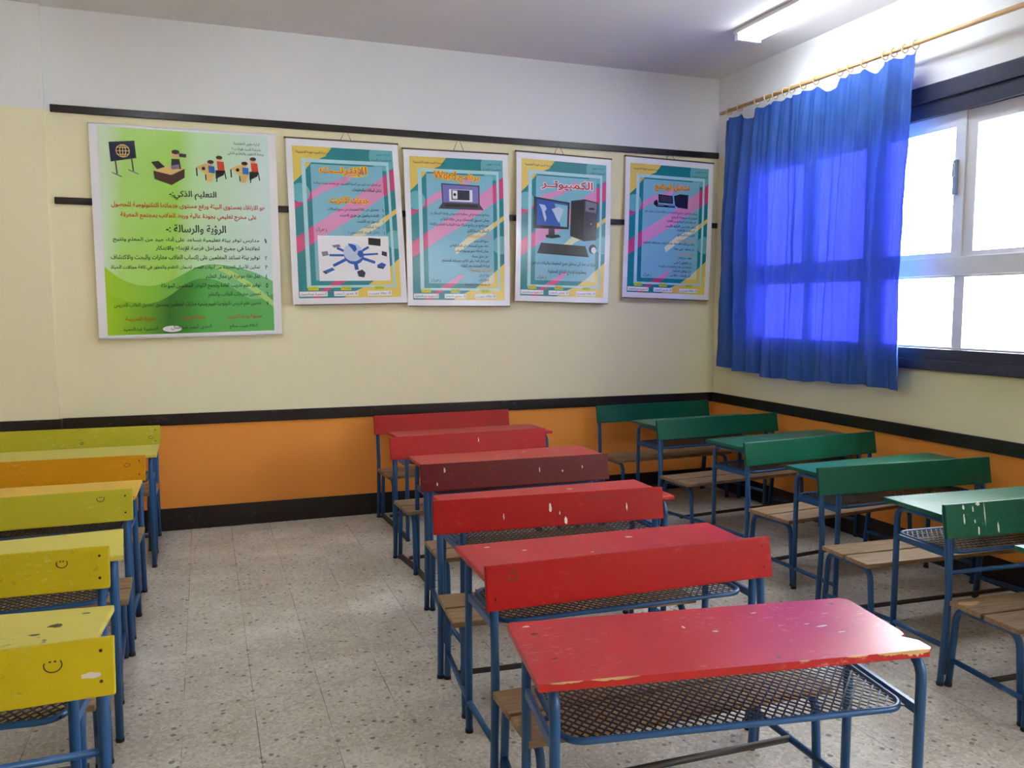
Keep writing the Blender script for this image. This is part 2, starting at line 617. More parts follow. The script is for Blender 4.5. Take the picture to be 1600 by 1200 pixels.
# ------------------------------------------------------------------ curtain and rod
RODX, RODZ = XR - 0.12, 3.105
bm = bmesh.new()
tube(bm, [(0, 0, 0.006), (0, -1.3, 0.0), (0, -2.75, -0.012), (0, -4.2, 0.004)], 0.0145, 12)
rod_t = thing('curtain_rod', 'long pale wooden curtain rod running above the window', 'curtain rod', (RODX, 5.99, RODZ))
link('rod', bm, 'rod_wood', rod_t)
for yb in (-2.75, -4.1):
    bm = bmesh.new()
    box(bm, 0.0, 0.12, yb - .008, yb + .008, -.006, .006, .002)
    tube(bm, [(0, yb, 0), (0, yb - .018, 0)], .018, 12)
    link('bracket', bm, 'rod_wood', rod_t)

RING_Y = [5.877, 5.735, 5.514, 5.393, 5.299, 5.186, 5.109, 4.991, 4.857, 4.625, 4.533, 4.409, 4.233, 4.161, 4.075, 3.992]
cur = thing('curtain', 'blue cloth curtain hanging half across the bright window', 'curtain', (RODX, 4.95, 0))
rng = random.Random(3)


def curtain_cloth():
    YA, YB = 5.935, 3.985
    n, mrow = 260, 64
    bm = bmesh.new()
    grid = []
    rows = list(reversed(RING_Y))
    for i in range(n + 1):
        s = i / n                       # 0 left end (deep in the room) .. 1 right end
        yt = YA + (YB - YA) * s
        # sag between the two neighbouring rings
        sag = 0.0
        for a, b in zip(RING_Y[:-1], RING_Y[1:]):
            if b <= yt <= a:
                d = a - b
                q = (a - yt) / d
                sag = (4 * q * (1 - q)) ** 1.3 * (0.058 * (d / 0.22) if d > 0.16 else 0.012)
                break
        ztop = 3.060 - sag
        if yt > RING_Y[0]:
            ztop = 3.06 - (yt - RING_Y[0]) * 0.25
        hem = 1.045 - 0.022 * math.sin(s * 3.0) + 0.006 * math.sin(s * 31) + 0.010 * math.sin(s * 9 + 1)
        # left end flares out below, right end straight
        yb = 6.03 + (4.035 - 6.03) * s
        colm = []
        for j in range(mrow + 1):
            v = j / mrow
            z = ztop + (hem - ztop) * v
            y = yt + (yb - yt) * (v ** 0.6) + 0.010 * math.sin(7 * s + 3 * v) * v
            y = min(y, 6.05)
            a = 0.40 + 0.60 * min(1, v * 2.2)
            ph = 0.5 * math.sin(4.0 * v + 6 * s)
            x = 0.030 * a * math.sin(2 * math.pi * (8.6 * s + 0.9 * math.sin(5 * s)) + ph)
            x += 0.017 * a * math.sin(2 * math.pi * 17.3 * s + 1.3 + 1.2 * math.sin(3 * v))
            x += 0.006 * math.sin(2 * math.pi * 41 * s + 5 * v) * (0.3 + 0.7 * math.sin(math.pi * min(1, v * 1.3)))
            x += 0.0025 * math.sin(23 * v + 40 * s) + 0.002 * math.sin(57 * v - 65 * s)
            # heavy gathered folds near both ends
            x += -0.030 * a * math.exp(-((s - 0.045) / 0.02) ** 2) + 0.018 * a * math.exp(-((s - 0.09) / 0.016) ** 2)
            x += 0.030 * a * math.exp(-((s - 0.83) / 0.018) ** 2) * min(1, v * 3) - 0.018 * a * math.exp(-((s - 0.88) / 0.02) ** 2)
            # ruffled tape at the top
            if v < 0.05:
                x += 0.004 * math.sin(2 * math.pi * 120 * s) * (1 - v / .05)
            xb = 0.012 + 0.022 * v
            x = min(x + xb, 0.075)
            colm.append(bm.verts.new((x, y - 4.95, z)))
        grid.append(colm)
    for i in range(n):
        for j in range(mrow):
            f = bm.faces.new((grid[i][j], grid[i][j + 1], grid[i + 1][j + 1], grid[i + 1][j]))
            f.smooth = True
    return bm


link('cloth', curtain_cloth(), 'blue_curtain_cloth', cur)
for y in RING_Y:
    t_ = (5.99 - y)
    zr = RODZ + 0.006 - 0.0065 * t_
    bm = bmesh.new()
    tilt = rng.uniform(-.006, .006)
    tube(bm, [(0.025 * math.cos(a), y - 4.95 + tilt * math.sin(a), zr - 0.006 + 0.026 * math.sin(a)) for a in [2 * math.pi * k / 18 for k in range(18)]], 0.0045, 6, closed=True)
    rg = link('ring', bm, 'ring_wood', cur)
    bm = bmesh.new()
    tube(bm, [(0, y - 4.95, zr - .028), (0.004, y - 4.95 + .004, zr - .040), (0.012, y - 4.95, 3.055)], 0.0022, 5)
    link('hook', bm, 'hook_white', rg)

# ------------------------------------------------------------------ school desks
DEP, PH, ZTP, TL, ZT = 0.388, 0.137, 0.759, 0.024, 0.685
SEATZ = 0.375
SHZ = 0.518
TR = 0.0135

MESH_CACHE = {}


def expanded_mesh(w, d):
    """Expanded-metal sheet: zigzag strands forming diamonds."""
    key = (round(w, 2), round(d, 2))
    if key in MESH_CACHE:
        return MESH_CACHE[key]
    bm = bmesh.new()
    pitch, step = 0.026, 0.0155
    nx, ny = int(w / pitch), int(d / step)
    px, st = w / nx, d / ny
    hw, ht = 0.0030, 0.0012
    for i in range(nx + 1):
        prev = None
        for j in range(ny + 1):
            x = -w / 2 + i * px + (px / 2 * 0.94 if j % 2 else -0.0) * (1 if i < nx else 0)
            y = -d / 2 + j * st
            for sgn in ((1, -1) if False else (1,)):
                pass
            ring = [bm.verts.new((x + a * hw, y, b * ht)) for a, b in ((-1, -1), (1, -1), (1, 1), (-1, 1))]
            if prev:
                for k in range(4):
                    bm.faces.new((prev[k], prev[(k + 1) % 4], ring[(k + 1) % 4], ring[k]))
            prev = ring
        # mirrored strand closes the diamonds
        prev = None
        for j in range(ny + 1):
            x = -w / 2 + i * px - (px / 2 * 0.94 if j % 2 else -0.0) * (1 if i > 0 else 0)
            y = -d / 2 + j * st
            ring = [bm.verts.new((x + a * hw, y, b * ht - .0012)) for a, b in ((-1, -1), (1, -1), (1, 1), (-1, 1))]
            if prev:
                for k in range(4):
                    bm.faces.new((prev[k], prev[(k + 1) % 4], ring[(k + 1) % 4], ring[k]))
            prev = ring
    me = bpy.data.meshes.new('shelf_mesh')
    bm.to_mesh(me); bm.free()
    me.materials.append(MATS['mesh_metal'])
    MESH_CACHE[key] = me
    return me


def strip(bm, pts, w, mi, axis_n):
    """Thin drawn line as a flat ribbon lying on a surface; pts 3D, axis_n surface normal."""
    pts = [Vector(p) for p in pts]
    nrm = Vector(axis_n)
    prev = None
    for i, p in enumerate(pts):
        t = (pts[min(i + 1, len(pts) - 1)] - pts[max(i - 1, 0)]).normalized()
        s = t.cross(nrm).normalized() * w / 2
        a, b = bm.verts.new(p + s), bm.verts.new(p - s)
        if prev:
            f = bm.faces.new((prev[0], prev[1], b, a)); f.material_index = mi
        prev = (a, b)


def blob(bm, c, ru, rv, U, V, mi, seed=0, n=12):
    r = random.Random(seed)
    vs_ = []
    for k in range(n):
        a = 2 * math.pi * k / n
        q = 1 + r.uniform(-.28, .28)
        vs_.append(bm.verts.new(Vector(c) + Vector(U) * (ru * q * math.cos(a)) + Vector(V) * (rv * q * math.sin(a))))
    f = bm.faces.new(vs_)
    f.material_index = mi


def foot_cap(parent, p, h=0.014):
    bm = bmesh.new()
    tube(bm, [(p[0], p[1], 0.0), (p[0], p[1], h)], TR + 0.0015, 10)
    return link('foot_cap', bm, 'black_rubber', parent)


def school_desk(key, p, mat_back, mat_top, label, group, marks=(), drips=(), spots=(), with_desk=True, worn_edge=False, low_bar=0.115, seat_patch=False):
    x, y, rb, gap, dx, rd, L, Lp = p
    t = thing('school_desk' if with_desk else 'school_bench', label, 'desk' if with_desk else 'bench', (x, y, 0), rb, group)
    # ---- backrest: leaning board; its front face looks towards the desk (-y)
    bm = bmesh.new()
    th = 0.018
    lean = math.atan2(TL, PH)
    Mb = Matrix.Translation(Vector((0, 0, ZTP))) @ Matrix.Rotation(-lean, 4, 'X')
    box(bm, -Lp / 2, Lp / 2, 0, th, -PH / math.cos(lean), 0, 0.004, 0, Mb)
    # hand-drawn marks and paint drips on the board's face; u along, v down, in board fractions
    nrm = (Mb.to_3x3() @ Vector((0, -1, 0)))

    def on(u, v, lift=0.0006):
        return Mb @ Vector((-Lp / 2 + u * Lp, -lift, -v * PH / math.cos(lean)))
    U = Vector((1, 0, 0)); V = (Mb.to_3x3() @ Vector((0, 0, -1)))
    for (u, v, s, kind) in marks:
        c = on(u, v)
        s = s * 0.8 if kind == 'ta' else s
        if kind == 'ta':
            strip(bm, [c + U * (s * math.cos(a)) + V * (s * .85 * math.sin(a)) for a in [math.radians(-35 + 240 * k / 12) for k in range(13)]], 0.0030, 1, nrm)
            for q in (-.3, .25):
                blob(bm, c + U * (s * q) - V * (s * .45), .003, .0028, U, V, 1, 3, 8)
        elif kind == 'ring':
            strip(bm, [c + U * (s * math.cos(a)) + V * (s * .8 * math.sin(a)) for a in [math.radians(-60 + 330 * k / 16) for k in range(17)]], 0.003, 1, nrm)
            strip(bm, [c + U * (s * (-.1 + .2 * k)) - V * (s * (1.1 - .5 * k)) for k in range(3)], 0.003, 1, nrm)
        else:   # faint scribbled word
            strip(bm, [c + U * (s * k / 14) + V * (0.008 * math.sin(k * 1.9) + .004 * math.sin(k * .7)) for k in range(29)], 0.0022, 1, nrm)
    for i, (u, v, du, dv) in enumerate(drips):
        blob(bm, on(u, v, .0004), du, dv, U, V, 2, i + 5)
    br = link('backrest', bm, [mat_back, 'ink', 'white_drip'], t)
    for sx in (-1, 1):
        for v in (.22, .74):
            bm = bmesh.new()
            c = on(0.5 + sx * (0.5 - 0.030 / Lp), v, 0)
            tube(bm, [c, c + nrm * .0025], [.0042, .0030], 10)
            link('bolt', bm, 'dark_bolt' if key[0] == 'y' else mat_back, br)
    # ---- bench: two posts, two bent-tube frames, seat slats
    xp = Lp / 2 - 0.03
    y_seat0, y_seat1 = -0.035, -0.355
    ptop = Mb @ Vector((0, th + TR, -.02))
    pbot = Mb @ Vector((0, th + TR, -PH))
    for s in (-1, 1):
        bm = bmesh.new()
        tube(bm, fillet([(s * xp, 0.012, 0.0), (s * xp, -0.012, SEATZ + .02), (s * xp, pbot.y, pbot.z), (s * xp, ptop.y, ptop.z)], [.05, .03]), TR, 10)
        po = link('post', bm, 'blue_metal_paint', t)
        foot_cap(po, (s * xp, 0.012))
        bm = bmesh.new()
        xb = s * (xp - 2 * TR * 0.98)
        zt = SEATZ - 0.022 - TR
        pts = fillet([(xb, -0.004, 0.0), (xb, -0.034, zt), (xb, y_seat1 + .03, zt), (xb, y_seat1 + .004, 0.0)], 0.055)
        tube(bm, pts, TR, 10)
        bf = link('bench_frame', bm, 'blue_metal_paint', t)
        foot_cap(bf, (xb, -0.004)); foot_cap(bf, (xb, y_seat1 + .004))
    for k in range(2):
        bm = bmesh.new()
        d0 = y_seat0 - k * 0.167
        box(bm, -Lp / 2 + .012, Lp / 2 - .012, d0 - 0.152, d0, SEATZ - 0.022, SEATZ, .004)
        if seat_patch and k == 0:
            blob(bm, (-Lp / 2 + .06, d0 - .05, SEATZ + .0006), .045, .022, (1, 0, 0), (0, 1, 0), 1, 2)
        link('seat_slat', bm, ['seat_wood', 'chipped_wood'] if seat_patch else 'seat_wood', t)
    # rear rail between the posts
    if key in ('g5', 'y5'):
        bm = bmesh.new()
        tube(bm, [(-xp, -0.001, 0.475), (xp, -0.001, 0.475)], 0.010, 8)
        link('rear_rail', bm, 'blue_metal_paint', t)
    # ---- desk
    cy = -gap - DEP / 2
    Vd = Matrix.Translation(Vector((dx, cy, 0))) @ Matrix.Rotation(rd - rb, 4, 'Z')
    Vt = Vd
    if worn_edge:      # this desk's top sits a little askew on its frame
        Vd = Vd @ Matrix.Translation(Vector((0.014, 0, 0)))
    xl = L / 2 - (0.030 if worn_edge else 0.036)
    if with_desk:
        bm = bmesh.new()
        tt = 0.020
        if not worn_edge:
            box(bm, -L / 2, L / 2, -DEP / 2, DEP / 2, ZT - tt, ZT, .004, 0, Vt)
        else:
            # front desk: worn right corner with a splintered notch
            out = [(-L / 2, -DEP / 2), (L / 2 - .012, -DEP / 2), (L / 2, -DEP / 2 + .012), (L / 2, -DEP / 2 + .060), (L / 2 - .012, -DEP / 2 + .072),
                   (L / 2 - .028, -DEP / 2 + .092), (L / 2 - .010, -DEP / 2 + .103), (L / 2 - .004, -DEP / 2 + .13), (L / 2, DEP / 2 - .02), (L / 2 - .02, DEP / 2), (-L / 2 + .01, DEP / 2), (-L / 2, DEP / 2 - .01)]
            top = [bm.verts.new((a, b, ZT)) for a, b in out]
            bot = [bm.verts.new((a, b, ZT - tt)) for a, b in out]
            bm.faces.new(top); bm.faces.new(list(reversed(bot)))
            n = len(out)
            for i in range(n):
                bm.faces.new((bot[i], bot[(i + 1) % n], top[(i + 1) % n], top[i]))
            # bare wood showing along the front edge
            for a, b, hgt in ((-.49, -.41, .22), (-.39, -.27, .30), (.27, .33, .25), (.355, .43, .45), (.42, .505, .85), (.14, .17, .18)):
                ns = 14
                jr = random.Random(int(a * 1000))
                up, dn = [], []
                for k in range(ns + 1):
                    xx = a + (b - a) * k / ns
                    prof = math.sin(math.pi * k / ns) ** .5 * jr.uniform(.45, 1.0)
                    up.append((xx, ZT + .0004)); dn.append((xx, ZT - tt * hgt * prof - .0004))
                vs1 = [bm.verts.new((q[0], -DEP / 2 - .0007, q[1])) for q in up]
                vs2 = [bm.verts.new((q[0], -DEP / 2 - .0007, q[1])) for q in dn]
                vs3 = [bm.verts.new((q[0], -DEP / 2 + .011 * hgt * math.sin(math.pi * k / ns) * jr.uniform(.35, 1.0) , ZT + .0005)) for k, q in enumerate(up)]
                for k in range(ns):
                    f = bm.faces.new((vs1[k], vs1[k + 1], vs2[k + 1], vs2[k])); f.material_index = 1
                    f = bm.faces.new((vs3[k], vs3[k + 1], vs1[k + 1], vs1[k])); f.material_index = 1
            for v in bm.verts:
                v.co = Vt @ v.co
        for i, (u, v, ru, rv, mi) in enumerate(spots):
            c = Vt @ Vector((-L / 2 + u * L, DEP / 2 - v * DEP, ZT + .0006))
            blob(bm, c, ru, rv, (1, 0, 0), (0, 1, 0), mi, i + 31)
        link('desk_top', bm, [mat_top, 'chipped_wood', 'white_drip', 'ink'], t)
        zt = ZT - tt - TR
        yb_, yf_ = DEP / 2 - 0.055, -DEP / 2 + 0.022
        for s in (-1, 1):
            bm = bmesh.new()
            pts = fillet([(s * xl, yb_, 0), (s * xl, yb_, zt), (s * xl, yf_, zt), (s * xl, yf_, 0)], 0.06)
            tube(bm, [Vd @ q for q in pts], TR, 10)
            df = link('desk_frame', bm, 'blue_metal_paint', t)
            for yy in (yb_, yf_):
                foot_cap(df, Vd @ Vector((s * xl, yy, 0)))
            bm = bmesh.new()
            flatbar(bm, Vd @ Vector((s * xl, yb_, SHZ - .006)), Vd @ Vector((s * xl, yf_, SHZ - .006)), 0.026, 0.012)
            link('shelf_bar', bm, 'blue_metal_paint', t)
        # shelf: rounded tube loop carrying expanded metal
        sw, y0_, y1_ = xl - 0.028, yf_ + .012, DEP / 2 - .02
        loop = []
        rr = .055
        for cx_, cy_, a0 in ((sw - rr, y1_ - rr, 0), (-sw + rr, y1_ - rr, 90), (-sw + rr, y0_ + rr, 180), (sw - rr, y0_ + rr, 270)):
            for k in range(7):
                a = math.radians(a0 + 15 * k)
                loop.append(Vd @ Vector((cx_ + rr * math.cos(a), cy_ + rr * math.sin(a), SHZ)))
        bm = bmesh.new()
        tube(bm, loop, 0.009, 8, closed=True)
        for sx in (-1, 1):
            tube(bm, [Vd @ Vector((sx * xl, -.02, SHZ - .008)), Vd @ Vector((sx * (sw - .01), -.02, SHZ - .004))], .008, 6)
        sh = link('shelf', bm, 'blue_metal_paint', t)
        mo = bpy.data.objects.new('shelf_mesh', expanded_mesh(2 * sw - .012, y1_ - y0_ - .012))
        COL.objects.link(mo); mo.parent = sh
        mo.matrix_local = Vd @ Matrix.Translation(Vector((0, (y0_ + y1_) / 2, SHZ + .0035)))
        # low side bars tie bench and desk; a cross bar ties the sides
        for s in (-1, 1):
            bm = bmesh.new()
            a = Vector((s * (xp - 2 * TR), -0.01, low_bar)); b = Vd @ Vector((s * xl, yf_, low_bar))
            mid = Vd @ Vector((s * xl, yb_, low_bar))
            if low_bar < .05:
                flatbar(bm, a, mid, .028, .02); flatbar(bm, mid, b, .028, .02)
            else:
                tube(bm, [a, mid, b], .0115, 8)
            link('side_bar', bm, 'floor_bar_metal' if low_bar < .05 else 'blue_metal_paint', t)
    else:
        for s in (-1, 1):
            bm = bmesh.new()
            tube(bm, [(s * (xp - 2 * TR), -0.01, low_bar), (s * (xp - 2 * TR), y_seat1 + .01, low_bar)], .0115, 8)
            link('side_bar', bm, 'blue_metal_paint', t)
    bm = bmesh.new()
    zc = max(low_bar, .06)
    tube(bm, [(-(xp - 2 * TR), -.215, zc), (xp - 2 * TR, -.215, zc)], .0115, 8)
    link('cross_bar', bm, 'floor_bar_metal', t)
    return t


RED, GRN, YEL = 'red desks in the middle row', 'green desks along the window wall', 'yellow desks in the left row'
UNITS = {
    'r1': (1.680, 6.085, 0.045, 0.330, 0.029, 0.030, 1.080, 1.064),
    'r2': (1.567, 5.041, 0.042, 0.287, 0.063, 0.001, 1.097, 1.043),
    'r3': (1.522, 4.067, -0.031, 0.356, -0.012, 0.001, 1.048, 1.035),
    'r4': (1.372, 3.249, -0.079, 0.380, 0.029, -0.024, 1.052, 1.028),
    'r5': (1.305, 2.381, -0.013, 0.347, -0.060, -0.153, 1.031, 1.035),
    'g1': (3.487, 6.090, 0.045, 0.365, 0.076, 0.060, 1.035, 1.080),
    'g2': (3.498, 5.172, 0.090, 0.423, 0.060, 0.110, 1.036, 1.090),
    'g3': (3.482, 4.152, 0.102, 0.364, -0.019, 0.040, 1.065, 1.069),
    'g4': (3.363, 3.297, -0.053, 0.355, 0.070, -0.062, 1.037, 1.072),
    'g5': (3.300, 2.485, -0.060, 0.330, 0.000, -0.060, 1.056, 1.056),
    'y1': (-0.818, 6.085, -0.020, 0.380, 0.016, 0.016, 1.061, 1.052),
    'y2': (-0.841, 4.887, -0.021, 0.320, 0.008, -0.018, 1.059, 1.054),
    'y3': (-0.841, 3.968, 0.021, 0.450, -0.001, 0.080, 1.055, 1.057),
    'y4': (-0.839, 3.045, -0.023, 0.360, 0.036, -0.085, 1.067, 1.046),
    'y5': (-0.753, 2.167, 0.021, 0.330, 0.000, 0.021, 1.056, 1.056),
}
SPOT = [(.21, .35, .012, .007, 2), (.62, .25, .016, .009, 2), (.42, .6, .007, .004, 2), (.75, .7, .009, .005, 2), (.1, .15, .011, .006, 2)]
school_desk('r1', UNITS['r1'], 'red_paint', 'worn_red_paint', 'red double desk and bench farthest back, its backrest against the orange wall', RED, low_bar=.016)
school_desk('r2', UNITS['r2'], 'red_paint', 'worn_red_paint', 'red double desk and bench, second from the back wall in the middle row', RED, low_bar=.016,
            drips=[(.55, .35, .003, .012)], spots=SPOT[1:3])
school_desk('r3', UNITS['r3'], 'maroon_paint', 'worn_red_paint', 'red desk whose bench has the dark maroon backrest', RED,
            drips=[(.12, .25, .005, .011), (.08, .75, .003, .010), (.615, .45, .003, .016), (.85, .45, .003, .009), (.74, .55, .004, .006)], spots=SPOT[:3])
school_desk('r4', UNITS['r4'], 'red_paint', 'worn_red_paint', 'red desk whose bench backrest is spattered with white paint, behind the foremost red desk', RED,
            marks=[(.66, .20, .05, 'scribble')],
            drips=[(.49, .42, .006, .016), (.555, .85, .006, .017), (.53, .6, .003, .009), (.29, .6, .003, .014), (.83, .55, .003, .018)], spots=SPOT)
school_desk('r5', UNITS['r5'], 'red_paint', 'worn_red_paint', 'foremost red desk with chipped front corner and scuffed top', RED,
            marks=[(.085, .28, .017, 'ring')], worn_edge=True, low_bar=.145,
            spots=[(.045, .10, .013, .006, 2), (.055, .24, .011, .005, 3), (.07, .66, .007, .004, 3), (.45, .33, .004, .008, 2), (.68, .17, .010, .003, 2),
                   (.81, .50, .018, .004, 2), (.84, .62, .012, .003, 2), (.78, .44, .009, .003, 2), (.52, .44, .009, .006, 2), (.60, .92, .006, .004, 3), (.93, .11, .008, .006, 3), (.74, .2, .004, .004, 3)])
school_desk('g1', UNITS['g1'], 'green_paint', 'worn_green_paint', 'green double desk and bench in the far corner of the room', GRN)
school_desk('g2', UNITS['g2'], 'green_paint', 'worn_green_paint', 'green double desk and bench, second from the far corner', GRN)
school_desk('g3', UNITS['g3'], 'green_paint', 'worn_green_paint', 'green double desk and bench in the middle of the green row, third from the corner', GRN)
school_desk('g4', UNITS['g4'], 'green_paint', 'worn_green_paint', 'green double desk and bench just behind the paint-spattered green one', GRN)
school_desk('g5', UNITS['g5'], 'green_paint', 'worn_green_paint', 'nearest green desk, its backrest streaked with white paint drips', GRN, seat_patch=True,
            drips=[(.085, .45, .004, .018), (.085, .12, .005, .010), (.13, .18, .004, .014), (.155, .05, .010, .008), (.185, .35, .003, .045), (.15, .82, .004, .018), (.245, .78, .005, .020), (.135, .55, .003, .008)])
school_desk('y1', UNITS['y1'], 'lime_paint', 'worn_yellow_paint', 'yellow double desk and bench at the back wall, last of the left row', YEL, low_bar=.016,
            marks=[(.945, .55, .017, 'ta'), (.55, .7, .012, 'ta')])
school_desk('y2', UNITS['y2'], 'amber_paint', 'worn_amber_paint', 'amber-yellow desk and bench, the deepest yellow of the left row', YEL, marks=[(.915, .35, .018, 'ta')])
school_desk('y3', UNITS['y3'], 'lime_paint', 'worn_yellow_paint', 'lime-yellow desk and bench just in front of the amber one', YEL, marks=[(.88, .26, .018, 'ta')])
school_desk('y4', UNITS['y4'], 'yellow_paint', 'worn_yellow_paint', 'yellow desk and bench behind the nearest yellow bench, its top worn and stained', YEL, marks=[(.865, .33, .020, 'ta')],
            spots=[(.885, .35, .022, .014, 3), (.94, .14, .012, .005, 3), (.85, .5, .012, .006, 3)])
school_desk('y5', UNITS['y5'], 'yellow_paint', 'yellow_paint', 'nearest yellow bench with a smiling face drawn on its backrest', YEL, marks=[(.875, .36, .024, 'ta')], with_desk=False,
            drips=[(.68, .12, .03, .008), (.95, .62, .02, .008)])

# ------------------------------------------------------------------ lettering
FORMS = {}
for cp in range(0xFE80, 0xFEFD):
    dec = unicodedata.decomposition(chr(cp)).split()
    if dec:
        base = ''.join(chr(int(h, 16)) for h in dec[1:])
        FORMS.setdefault(base, {})[dec[0].strip('<>')] = chr(cp)


def joins_next(ch):
    return ch in FORMS and 'initial' in FORMS[ch]


def arabic(s):
    """Join Arabic letters with presentation forms and lay the line out right to left."""
    out, i = [], 0
    prev_join = False
    while i < len(s):
        ch = s[i]
        if ch == '\u0644' and i + 1 < len(s) and ch + s[i + 1] in FORMS:
            f = FORMS[ch + s[i + 1]]
            out.append(f['final'] if prev_join and 'final' in f else f['isolated'])
            prev_join = False
            i += 2
            continue
        if ch == '\u0640':
            out.append(ch); prev_join = True; i += 1
            continue
        if ch in FORMS:
            f = FORMS[ch]
            nxt = s[i + 1] if i + 1 < len(s) else ''
            nj = joins_next(ch) and (nxt in FORMS or nxt == '\u0640') and nxt != '\u0621'
            if prev_join and nj: g = f.get('medial')
            elif prev_join: g = f.get('final')
            elif nj: g = f.get('initial')
            else: g = f.get('isolated')
            out.append(g or ch)
            prev_join = nj
        else:
            out.append(ch)
            prev_join = False
        i += 1
    # reverse, keeping Latin words and numbers in their own order
    res, run = [], []
    for c in reversed(out):
        if c.isascii() and (c.isalnum()):
            run.append(c)
        else:
            res += list(reversed(run)); run = []
            res.append(c)
    res += list(reversed(run))
    return ''.join(res)


TEXT_CACHE = {}


def glyphs(s, offset=0.0, res=2):
    key = (s, offset, res)
    if key in TEXT_CACHE:
        return TEXT_CACHE[key]
    c = bpy.data.curves.new('lettering', 'FONT')
    c.body = arabic(s)
    c.resolution_u = res
    c.offset = offset
    o = bpy.data.objects.new('lettering', c)
    COL.objects.link(o)
    bpy.context.view_layer.update()
    dg = bpy.context.evaluated_depsgraph_get()
    ev = o.evaluated_get(dg)
    me = ev.to_mesh()
    V = [(v.co.x, v.co.y) for v in me.vertices]
    F = [tuple(p.vertices) for p in me.polygons]
    ev.to_mesh_clear()
    bpy.data.objects.remove(o, do_unlink=True)
    bpy.data.curves.remove(c)
    TEXT_CACHE[key] = (V, F)
    return V, F


# ------------------------------------------------------------------ posters
def print_mat(name, col, rough=0.22):
    if name not in MATS:
        m, nt, p = new_mat(name)
        v = noise(nt, obj_coords(nt), 4.0, 2)
        nt.links.new(mixc(nt, v, tuple(c * .94 for c in col[:3]) + (1,), col), p.inputs['Base Color'])
        p.inputs['Roughness'].default_value = rough
        p.inputs['Specular IOR Level'].default_value = 0.5
        MATS[name] = m
    return name


for n_, c_ in dict(print_white=(232, 232, 238), print_teal=(30, 132, 142), print_pink=(208, 70, 124), print_yellow=(228, 200, 96), print_pale_teal=(104, 180, 190),
                   print_line=(176, 218, 228), print_sky=(130, 188, 210), print_rose=(222, 150, 196), print_cream=(220, 222, 190), print_navy=(34, 38, 70), print_text=(44, 44, 84),
                   print_orange=(222, 96, 20), print_gold=(246, 210, 30), print_red=(206, 36, 40), print_black=(34, 32, 38), print_grey=(120, 118, 136), print_dark_grey=(62, 58, 74),
                   print_blue=(40, 88, 180), print_light_blue=(186, 204, 232), print_tag=(236, 236, 240), print_tag_yellow=(206, 212, 60), print_amber=(232, 160, 40),
                   print_tan=(222, 190, 116), print_brown=(72, 44, 32), print_skin=(226, 176, 140), print_shirt_red=(214, 72, 44), print_shirt_blue=(50, 110, 190), print_deep_blue=(22, 34, 62),
                   print_violet=(120, 116, 190), print_green_text=(24, 52, 40), print_brick=(178, 52, 30), print_pale_green=(176, 220, 130)).items():
    print_mat(n_, srgb(*c_))


def gradient_mat(name, stops):
    """Printed colour ramp across the sheet (its u)."""
    m, nt, p = new_mat(name)
    uv = node(nt, 'ShaderNodeUVMap'); uv.uv_map = 'print'
    sep = node(nt, 'ShaderNodeSeparateXYZ'); nt.links.new(uv.outputs[0], sep.inputs[0])
    rp = node(nt, 'ShaderNodeValToRGB')
    nt.links.new(mathn(nt, 'ADD', sep.outputs[0], mathn(nt, 'MULTIPLY', mathn(nt, 'SUBTRACT', sep.outputs[1], .5), .08)), rp.inputs[0])
    e = rp.color_ramp.elements
    e[0].position, e[0].color = stops[0][0], stops[0][1]
    e[1].position, e[1].color = stops[-1][0], stops[-1][1]
    for q, c in stops[1:-1]:
        k = e.new(q); k.color = c
    nt.links.new(rp.outputs[0], p.inputs['Base Color'])
    p.inputs['Roughness'].default_value = 0.2
    MATS[name] = m


gradient_mat('print_lime_mint', [(0.05, srgb(206, 228, 200)), (0.14, srgb(176, 222, 120)), (0.42, srgb(164, 216, 92)), (0.52, srgb(188, 226, 172)), (0.9, srgb(206, 228, 226))])
gradient_mat('print_fresh_green', [(0.06, srgb(164, 208, 44)), (0.28, srgb(140, 196, 60)), (0.5, srgb(96, 176, 76)), (0.66, srgb(128, 200, 130)), (0.95, srgb(122, 198, 136))])
gradient_mat('print_leaf_green', [(0.06, srgb(168, 208, 36)), (0.24, srgb(120, 180, 44)), (0.40, srgb(52, 116, 44)), (0.5, srgb(62, 138, 52)), (0.62, srgb(86, 178, 84)), (0.95, srgb(96, 182, 100))])


def smooth(pts, k=6):
    out = []
    n = len(pts)
    for i in range(n - 1):
        p0, p1, p2, p3 = pts[max(i - 1, 0)], pts[i], pts[i + 1], pts[min(i + 2, n - 1)]
        for j in range(k):
            t = j / k
            out.append(tuple(0.5 * (2 * p1[d] + (p2[d] - p0[d]) * t + (2 * p0[d] - 5 * p1[d] + 4 * p2[d] - p3[d]) * t * t + (3 * p1[d] - p0[d] - 3 * p2[d] + p3[d]) * t ** 3) for d in (0, 1)))
    out.append(pts[-1])
    return out


